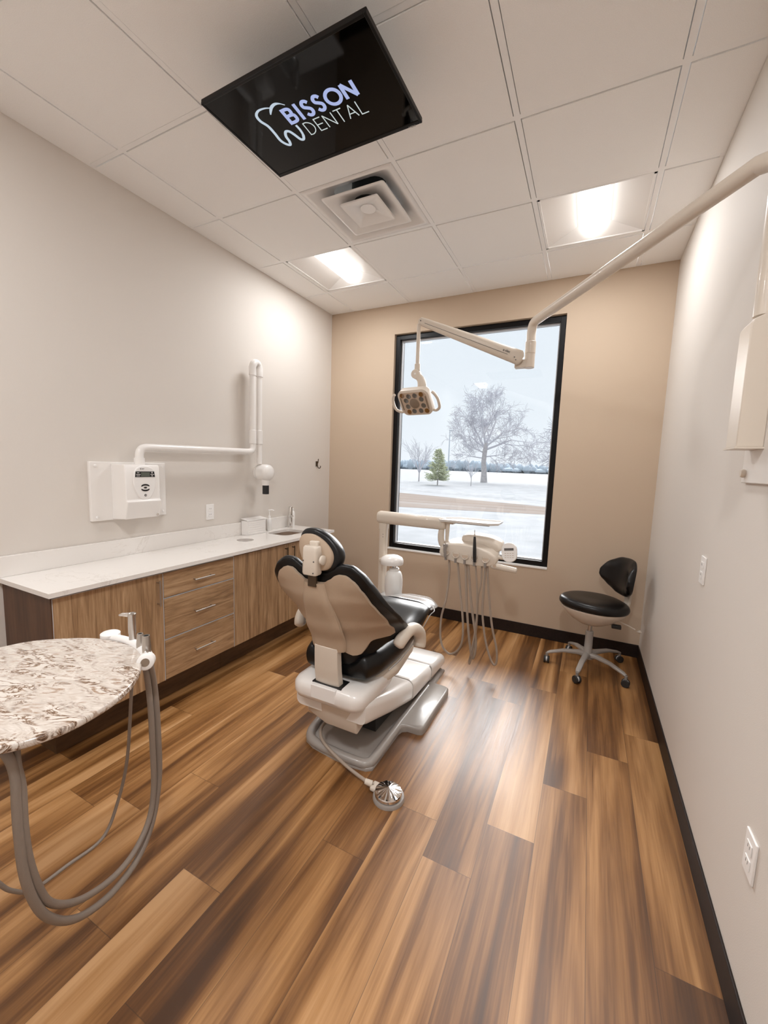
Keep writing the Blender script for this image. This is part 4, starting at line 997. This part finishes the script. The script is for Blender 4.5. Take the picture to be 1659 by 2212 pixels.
# water bottle on the post
wb_ = thing('water_bottle', (1.245, -1.0, .47), 'white water bottle under a domed cap beside the delivery post', 'bottle')
MB().lathe([(.035, .47), (.058, .475), (.064, .49), (.067, .56), (.066, .60), (.062, .630), (.052, .655), (.040, .664), (.038, .682), (.030, .690)], (1.272, -1.0, .015)).build('body', 'bottle', wb_)
MB().lathe([(.060, .708), (.083, .710), (.086, .716), (.085, .742), (.076, .758), (.052, .772), (.01, .780)], (1.252, -1.0, .018), n=40).build('bottle_cap_housing', 'white', du, ang=50)
MB().box((1.14, -1.0, .735), (1.20, -.94, .755)).build('bottle_bracket', 'cream', du, bev=.004)
MB().cyl((1.262, -1.0, .695), (1.262, -1.0, .73), .026).build('bottle_collar', 'chrome', du)
MB().box((1.16, -1.06, .468), (1.34, -.92, .484)).build('bottle_shelf', 'cover', du, bev=.003)

# ================================================================== assistant side table (foreground)
at_ = thing('assistant_table', (1.1, -3.2, .785), 'oval speckled quartz table top on an arm at the near left', 'table')
T_ = [(0.774, -3.101), (0.799, -3.034), (0.853, -2.975), (0.939, -2.913), (1.027, -2.883), (1.118, -2.873), (1.189, -2.886), (1.245, -2.912), (1.314, -2.961), (1.371, -3.022), (1.409, -3.091), (1.426, -3.159), (1.430, -3.212), (1.422, -3.256), (1.404, -3.300), (1.374, -3.340), (1.31, -3.40), (1.20, -3.455), (1.06, -3.485), (.93, -3.47), (.82, -3.41), (.755, -3.32), (.735, -3.22), (.748, -3.155)]
Ts = smooth_path([(x, y, 0) for x, y in T_+T_[:1]], 4)[:-1]; Tp = [(p.x, p.y) for p in Ts]
if area(Tp) < 0: Tp.reverse()
m = MB(); m.ring_loft([[(x, y, z) for x, y in offs(Tp, d_)] for d_, z in ((.010, .778), (.002, .781), (0, .785), (0, .795), (.002, .799), (.006, .8))]); m.build('table_top', 'granite', at_, ang=70)
MB().cyl((.98, -3.26, .745), (.98, -3.26, .778), .06).build('pivot_hub', 'cream', at_, bev=.004)
m = MB(); m.ring_loft([[V((.98, -3.26, .735))*(1-t)+V((.02, -3.70, .735))*t+V((0, y*.07, z*.045)) for y, z in rrect(1, 1, .35, 5)] for t in (0, 1)]); m.build('support_arm', 'cream', at_)
MB().box((0, -3.78, .62), (.05, -3.60, .84)).build('wall_bracket', 'cream', at_, bev=.005)
# instrument holder along the far-right edge
hd_ = thing('suction_holder', (1.15, -2.87, .78), 'white holder bar with steel suction valves on the speckled table edge', 'instrument holder')
bar = smooth_path([(1.00, -2.868, .797), (1.08, -2.858, .797), (1.165, -2.866, .796), (1.225, -2.884, .794), (1.262, -2.903, .792)], 5); nb = len(bar)
MB().tube(bar, [.014+.006*i/nb for i in range(nb)], 16).build('bar', 'plast', hd_)
MB().lathe([(.030, -.02), (.032, -.016), (.032, .008), (.028, .011)], (.985, -2.862, .80), (0, 0, 1), 28).build('rest_pad', 'plast', hd_, ang=50)
MB().lathe([(.018, -.03), (.0255, -.024), (.0255, .016), (.020, .02)], (1.272, -2.915, .795), (.72, -.62, .22), 28).build('end_boss', 'plast', hd_)
MB().lathe([(.013, 0), (.013, .002)], V((1.272, -2.915, .795))+V((.72, -.62, .22)).normalized()*.0195, (.72, -.62, .22), 24).build('boss_insert', 'sensor', hd_)
s1 = thing('suction_valve', (1.110, -2.855, .80), 'tall steel suction valve with side lever, leftmost in the white holder', 'suction valve')
MB().lathe([(.011, .775), (.011, .83), (.0125, .835), (.0125, .895), (.014, .897), (.014, .905), (.011, .907)], (1.108, -2.856, 0)).build('barrel', 'steel', s1)
m = MB(); m.tube([(1.105, -2.862, .901), (1.085, -2.875, .903), (1.075, -2.880, .900)], [.008, .006, .003], 10); m.build('lever', 'chrome', s1)
s2 = thing('saliva_ejector', (1.178, -2.870, .79), 'short narrow steel saliva ejector, middle one in the white holder', 'saliva ejector')
MB().lathe([(.012, .785), (.013, .80), (.013, .815), (.010, .848), (.009, .852), (.0065, .852), (.006, .84)], (1.176, -2.871, 0)).build('tip', 'steel', s2)
s3 = thing('evacuator_valve', (1.197, -2.885, .79), 'wide steel evacuator valve with dark open end, rightmost in the holder', 'suction valve')
MB().lathe([(.012, .78), (.013, .80), (.0135, .83), (.011, .862), (.0105, .868), (.0085, .868), (.008, .85)], (1.243, -2.893, 0)).build('barrel', 'steel', s3)
MB().lathe([(.006, 0), (.007, .01), (.005, .013)], (1.256, -2.902, .818), (.7, -.7, 0), 14).build('valve_knob', 'chrome', s3)
MB().cyl((1.243, -2.893, .862), (1.243, -2.893, .866), .009).build('bore', 'duct', s3)
HO = [(1.243, -2.893, .785), (1.213, -2.862, 0.74), (1.21, -2.846, 0.626), (1.207, -2.838, 0.445), (1.208, -2.841, 0.303), (1.218, -2.875, 0.17), (1.239, -2.942, 0.094), (1.268, -3.036, 0.082), (1.296, -3.124, 0.113), (1.317, -3.192, 0.168), (1.333, -3.245, 0.25), (1.342, -3.274, 0.338), (1.347, -3.29, 0.435), (1.348, -3.294, 0.54), (1.348, -3.294, 0.613), (1.348, -3.293, 0.685), (1.340, -3.30, 0.74), (1.30, -3.31, .768)]
HI = [(1.176, -2.871, .785), (1.205, -2.874, 0.735), (1.216, -2.869, 0.606), (1.215, -2.865, 0.43), (1.216, -2.866, 0.288), (1.224, -2.892, 0.186), (1.245, -2.96, 0.132), (1.27, -3.043, 0.131), (1.297, -3.129, 0.169), (1.316, -3.19, 0.218), (1.33, -3.237, 0.282), (1.338, -3.261, 0.363), (1.342, -3.276, 0.457), (1.344, -3.281, 0.551), (1.344, -3.28, 0.65), (1.340, -3.285, 0.715), (1.30, -3.27, .765)]
HT = [(1.108, -2.856, .78), (1.159, -2.875, 0.76), (1.165, -2.899, 0.671), (1.17, -2.927, 0.422), (1.177, -2.972, 0.283), (1.187, -3.028, 0.212), (1.205, -3.136, 0.227), (1.22, -3.225, 0.245), (1.228, -3.27, 0.291), (1.233, -3.297, 0.341), (1.238, -3.33, 0.43), (1.22, -3.38, .60), (1.18, -3.38, .77)]
def fgh(P, r, par, tint='hoseg'): return MB().tube(smooth_path(P, 6), r, 16).build('hose', tint, par)
o = MB().tube(smooth_path(HO, 6), .0105, 16).build('evacuator_hose', 'hoseg', s3)
MB().tube(smooth_path(HI, 6), .0095, 16).build('suction_hose', 'hoseg', s2)
fgh(HT, .0052, s1)

# ================================================================== outdoors
GZ = -.5
m = MB(); m.face([(-1500, .25, GZ), (900, .25, GZ), (900, 1500, GZ), (-1500, 1500, GZ)])
g = m.build('snow_field', 'snow', smooth=False, origin=(0, 1, GZ)); struct(g)
m = MB(); rd_ = [(-60, 1.0), (-5.15, 14.3), (.94, 15.9), (40, 17.2), (40, 18.6), (.55, 20.2), (-9.15, 23.6), (-60, 41)]; m.ring_loft([[(x, y, z) for x, y in rd_] for z in (GZ-.1, GZ+.006)])
g = m.build('road', 'road', smooth=False, origin=(0, 17, GZ)); struct(g)
rnd = random.Random(3)
def bank(x0, y0, x1, y1, n, name, h):
    m = MB(); rows = []
    for i in range(n+1):
        t = i/n; x = x0+(x1-x0)*t; y = y0+(y1-y0)*t; hh = h*(.6+.8*rnd.random())
        rows.append([(x, y-1.1-rnd.random()*.3, GZ), (x, y-.3, GZ+hh), (x, y+.3, GZ+hh*.9), (x, y+1.1+rnd.random()*.3, GZ)])
    m.ring_loft(rows, caps=False, closed=False); o = m.build(name, 'snowf', origin=((x0+x1)/2, (y0+y1)/2, GZ)); tag(o, 'low ridge of ploughed snow along the far edge of the road', 'snow bank', kind='stuff')
bank(-30, 32.0, 20, 20.6, 120, 'snow_bank', .16)
# distant treeline: rounded clumps, nobody could count them
m = MB(); rnd = random.Random(5)
for i in range(900):
    x = -330+i*.433+rnd.random()*.7; d = 262+rnd.random()*34+(x+60)*-.05
    hh = 3.6+rnd.random()*4.2; hh *= 1.0-.35*max(0, min(1, (x+70)/70))
    ww = 1.2+rnd.random()*2.2
    m.lathe([(ww*.5, 0), (ww, hh*.35), (ww*.85, hh*.7), (ww*.35, hh*.95), (.05, hh)], (x, d, GZ-.1), n=7, caps=False)
o = m.build('distant_treeline', 'haze', origin=(-130, 275, GZ)); tag(o, 'low blue-grey line of far woods along the snowy horizon', 'treeline', kind='stuff')
def branchy(m, p, d, L, r, depth, rnd, spread, up, kids, minr, seg=3, side=5, curve=.12):
    pts = [V(p)]; rad = [r]; dv = V(d).normalized()
    for i in range(seg):
        dv = (dv+V((rnd.uniform(-1, 1), rnd.uniform(-1, 1), rnd.uniform(-.6, .6)+up))*curve).normalized()
        pts.append(pts[-1]+dv*(L/seg)); rad.append(max(minr, r*(1-.42*(i+1)/seg)))
    m.tube(pts, rad, side, caps=False)
    if depth == 0: return
    for k in range(kids):
        t = .35+.65*(k+rnd.random()*.6)/kids if k < kids-1 else 1.
        j = min(seg, max(1, int(round(t*seg)))); q = pts[j]
        a = rnd.uniform(0, 2*math.pi); s = dv.orthogonal().normalized(); s = Matrix.Rotation(a, 3, dv) @ s
        nd = (dv*(1-spread*.4)+s*spread*rnd.uniform(.6, 1.15)).normalized()
        branchy(m, q, nd, L*rnd.uniform(.62, .80), max(minr, rad[j]*.62), depth-1, rnd, spread, up, kids, minr, seg, 4 if depth > 1 else 3, curve)
# main cottonwood
bt_ = thing('bare_tree', (-11.15, 56.4, GZ), 'large bare frosted tree standing alone beyond the road', 'tree')
MB().tube([(-11.15, 56.4, GZ-.1), (-11.2, 56.4, .9), (-11.35, 56.4, 2.4), (-11.25, 56.4, 4.2), (-11.1, 56.4, 5.2)], [.52, .40, .35, .33, .27], 12).build('trunk', 'bark', bt_)
m = MB(); rnd = random.Random(11); b0 = V((-11.25, 56.4, 0))
limbs = [((0, 0, 4.3), (-.62, .1, 1.0), 4.3, .22, 5), ((0, 0, 5.0), (-.10, -.3, 1.0), 4.6, .20, 4), ((0, 0, 4.9), (.50, .2, 1.0), 4.1, .21, 5), ((0, 0, 4.2), (.98, 0, .42), 4.5, .20, 5), ((0, 0, 3.7), (-1.0, .2, .40), 3.4, .15, 5), ((0, 0, 3.2), (.9, -.2, .12), 2.7, .12, 4), ((0, 0, 3.0), (-.95, 0, .10), 2.7, .12, 4), ((0, 0, 4.6), (.78, -.4, .62), 3.9, .16, 4), ((0, 0, 4.4), (-.85, .4, .75), 3.6, .15, 4)]
for p, d, L, r, dep in limbs:
    branchy(m, b0+V(p), d, L*.86, r*.85, dep+1, rnd, .70, .10, 3, .019, 3, 6)
m.build('branches', 'twig', bt_)
def smalltree(x, y, h, label, name, sd, n=9, spread=.35, depth=3, r=.05, stem=.25, cat='tree', group=None):
    t = thing(name, (x, y, GZ), label, cat, group); rnd = random.Random(sd)
    MB().tube([(x, y, GZ-.05), (x, y, GZ+h*stem)], [r*1.3, r], 8).build('trunk', 'bark', t)
    m = MB()
    for k in range(n):
        a = 2*math.pi*k/n+rnd.random(); s = spread*rnd.uniform(.4, 1.2)
        branchy(m, (x, y, GZ+h*stem*rnd.uniform(.7, 1)), (math.cos(a)*s, math.sin(a)*s, 1), h*.42*rnd.uniform(.8, 1.1), r*.7, depth, rnd, .35, .1, 3, .014, 3, 4, .06)
    m.build('branches', 'twig', t); return t
smalltree(-17.75, 47.4, 4.7, 'bare frosted young tree at the left of the window view, beside the evergreen', 'young_tree', 21, n=8, spread=.55, depth=3, r=.075, stem=.28)
smalltree(-9.2, 41.6, 2.4, 'thin leafless sapling with a ball-shaped crown left of the large tree', 'sapling', 33, n=6, spread=.7, depth=2, r=.035, stem=.45)
# part of another tree at the right edge of the view
t2 = thing('edge_tree', (3.1, 52, GZ), 'bare frosted tree whose branches reach in at the right window edge', 'tree')
MB().tube([(3.1, 52, GZ-.1), (3.1, 52, 4.5)], [.45, .3], 10).build('trunk', 'bark', t2)
m = MB(); rnd = random.Random(17)
for k in range(7):
    branchy(m, (3.1, 52, 2.6+k*.4), (-.9+.25*(k % 3), rnd.uniform(-.4, .4), .15+.16*k), 3.1, .16, 4, rnd, .6, .1, 3, .03, 3, 5)
m.build('branches', 'twig', t2)
# evergreen
eg = thing('evergreen_tree', (-12.36, 39.4, GZ), 'small snow-dusted evergreen between the young tree and the light pole', 'tree')
MB().tube([(-12.36, 39.4, GZ-.05), (-12.38, 39.4, 3.3)], [.07, .02], 8).build('trunk', 'bark', eg)
m = MB(); rnd = random.Random(8)
for k in range(360):
    z = .05+3.3*rnd.random()**1.25; rr = 1.6*(1-z/3.6)**.9+.12; a = rnd.uniform(0, 2*math.pi)
    p0 = V((-12.37+.12*math.cos(a), 39.4+.12*math.sin(a), z)); rr *= rnd.uniform(.45, 1.05)
    p1 = V((-12.37+rr*math.cos(a), 39.4+rr*math.sin(a), z+rr*rnd.uniform(-.05, .38)))
    m.tube([p0, p0.lerp(p1, .6)+V((0, 0, -.04)), p1], [.018, .045, .012], 4, caps=False)
    for q in range(5):
        t = rnd.uniform(.4, 1); c = p0.lerp(p1, t); s = V((rnd.uniform(-1, 1), rnd.uniform(-1, 1), rnd.uniform(-.2, .8))).normalized()*.20
        m.tube([c, c+s*.6, c+s], [.02, .035, .006], 3, caps=False)
m.build('foliage', 'needle', eg)
pl_ = thing('light_pole', (-36.9, 120, GZ), 'thin grey light pole far off on the snow left of the large tree', 'light pole')
MB().tube([(-36.9, 120, GZ), (-36.95, 120, 12.9)], [.22, .13], 8).build('pole', 'polem', pl_)
MB().box((-37.1, 119.7, 12.7), (-35.9, 120.3, 13.0)).build('lamp_arm', 'polem', pl_)

# ================================================================== light
wld = bpy.data.worlds.new('World'); bpy.context.scene.world = wld; wld.use_nodes = True
nt = wld.node_tree; bg = nt.nodes['Background']
tc = nt.nodes.new('ShaderNodeTexCoord'); sp_ = nt.nodes.new('ShaderNodeSeparateXYZ'); nt.links.new(tc.outputs['Generated'], sp_.inputs[0])
nt.links.new(ramp(nt, sp_.outputs['Z'], [(0., (.38, .40, .42)), (.12, (.355, .38, .40)), (.33, (.345, .372, .395)), (.5, (.60, .64, .68)), (1., (.70, .745, .79))]), bg.inputs['Color'])
bg.inputs['Strength'].default_value = 2.15
su = bpy.data.lights.new('daylight', 'SUN'); su.energy = 8.5; su.angle = R(50); su.color = (1.0, .97, .94)
so = bpy.data.objects.new('daylight', su); C.objects.link(so)
so.rotation_euler = V((.12, -1, -.62)).to_track_quat('-Z', 'Y').to_euler()

# ================================================================== camera
cam = bpy.data.cameras.new('camera'); co = bpy.data.objects.new('camera', cam); C.objects.link(co)
co.location = (2.5141, -3.7121, 1.4546); co.rotation_euler = (1.4587, -.0332, .4664)
cam.sensor_fit = 'HORIZONTAL'; cam.sensor_width = 36; cam.lens = 882.98/1659*36
cam.shift_x = (829.5-826.9)/1659; cam.shift_y = (1105.0-1106.0)/1659
cam.clip_start = .02; cam.clip_end = 3000
sc = bpy.context.scene; sc.camera = co
sc.view_settings.view_transform = 'Standard'; sc.view_settings.look = 'None'; sc.view_settings.gamma = 1; sc.view_settings.use_curve_mapping = False
sc.view_settings.exposure = 0.26
try:
    sc.cycles.use_denoising = True; sc.cycles.max_bounces = 10; sc.cycles.diffuse_bounces = 6; sc.cycles.sample_clamp_indirect = 8
except Exception: pass
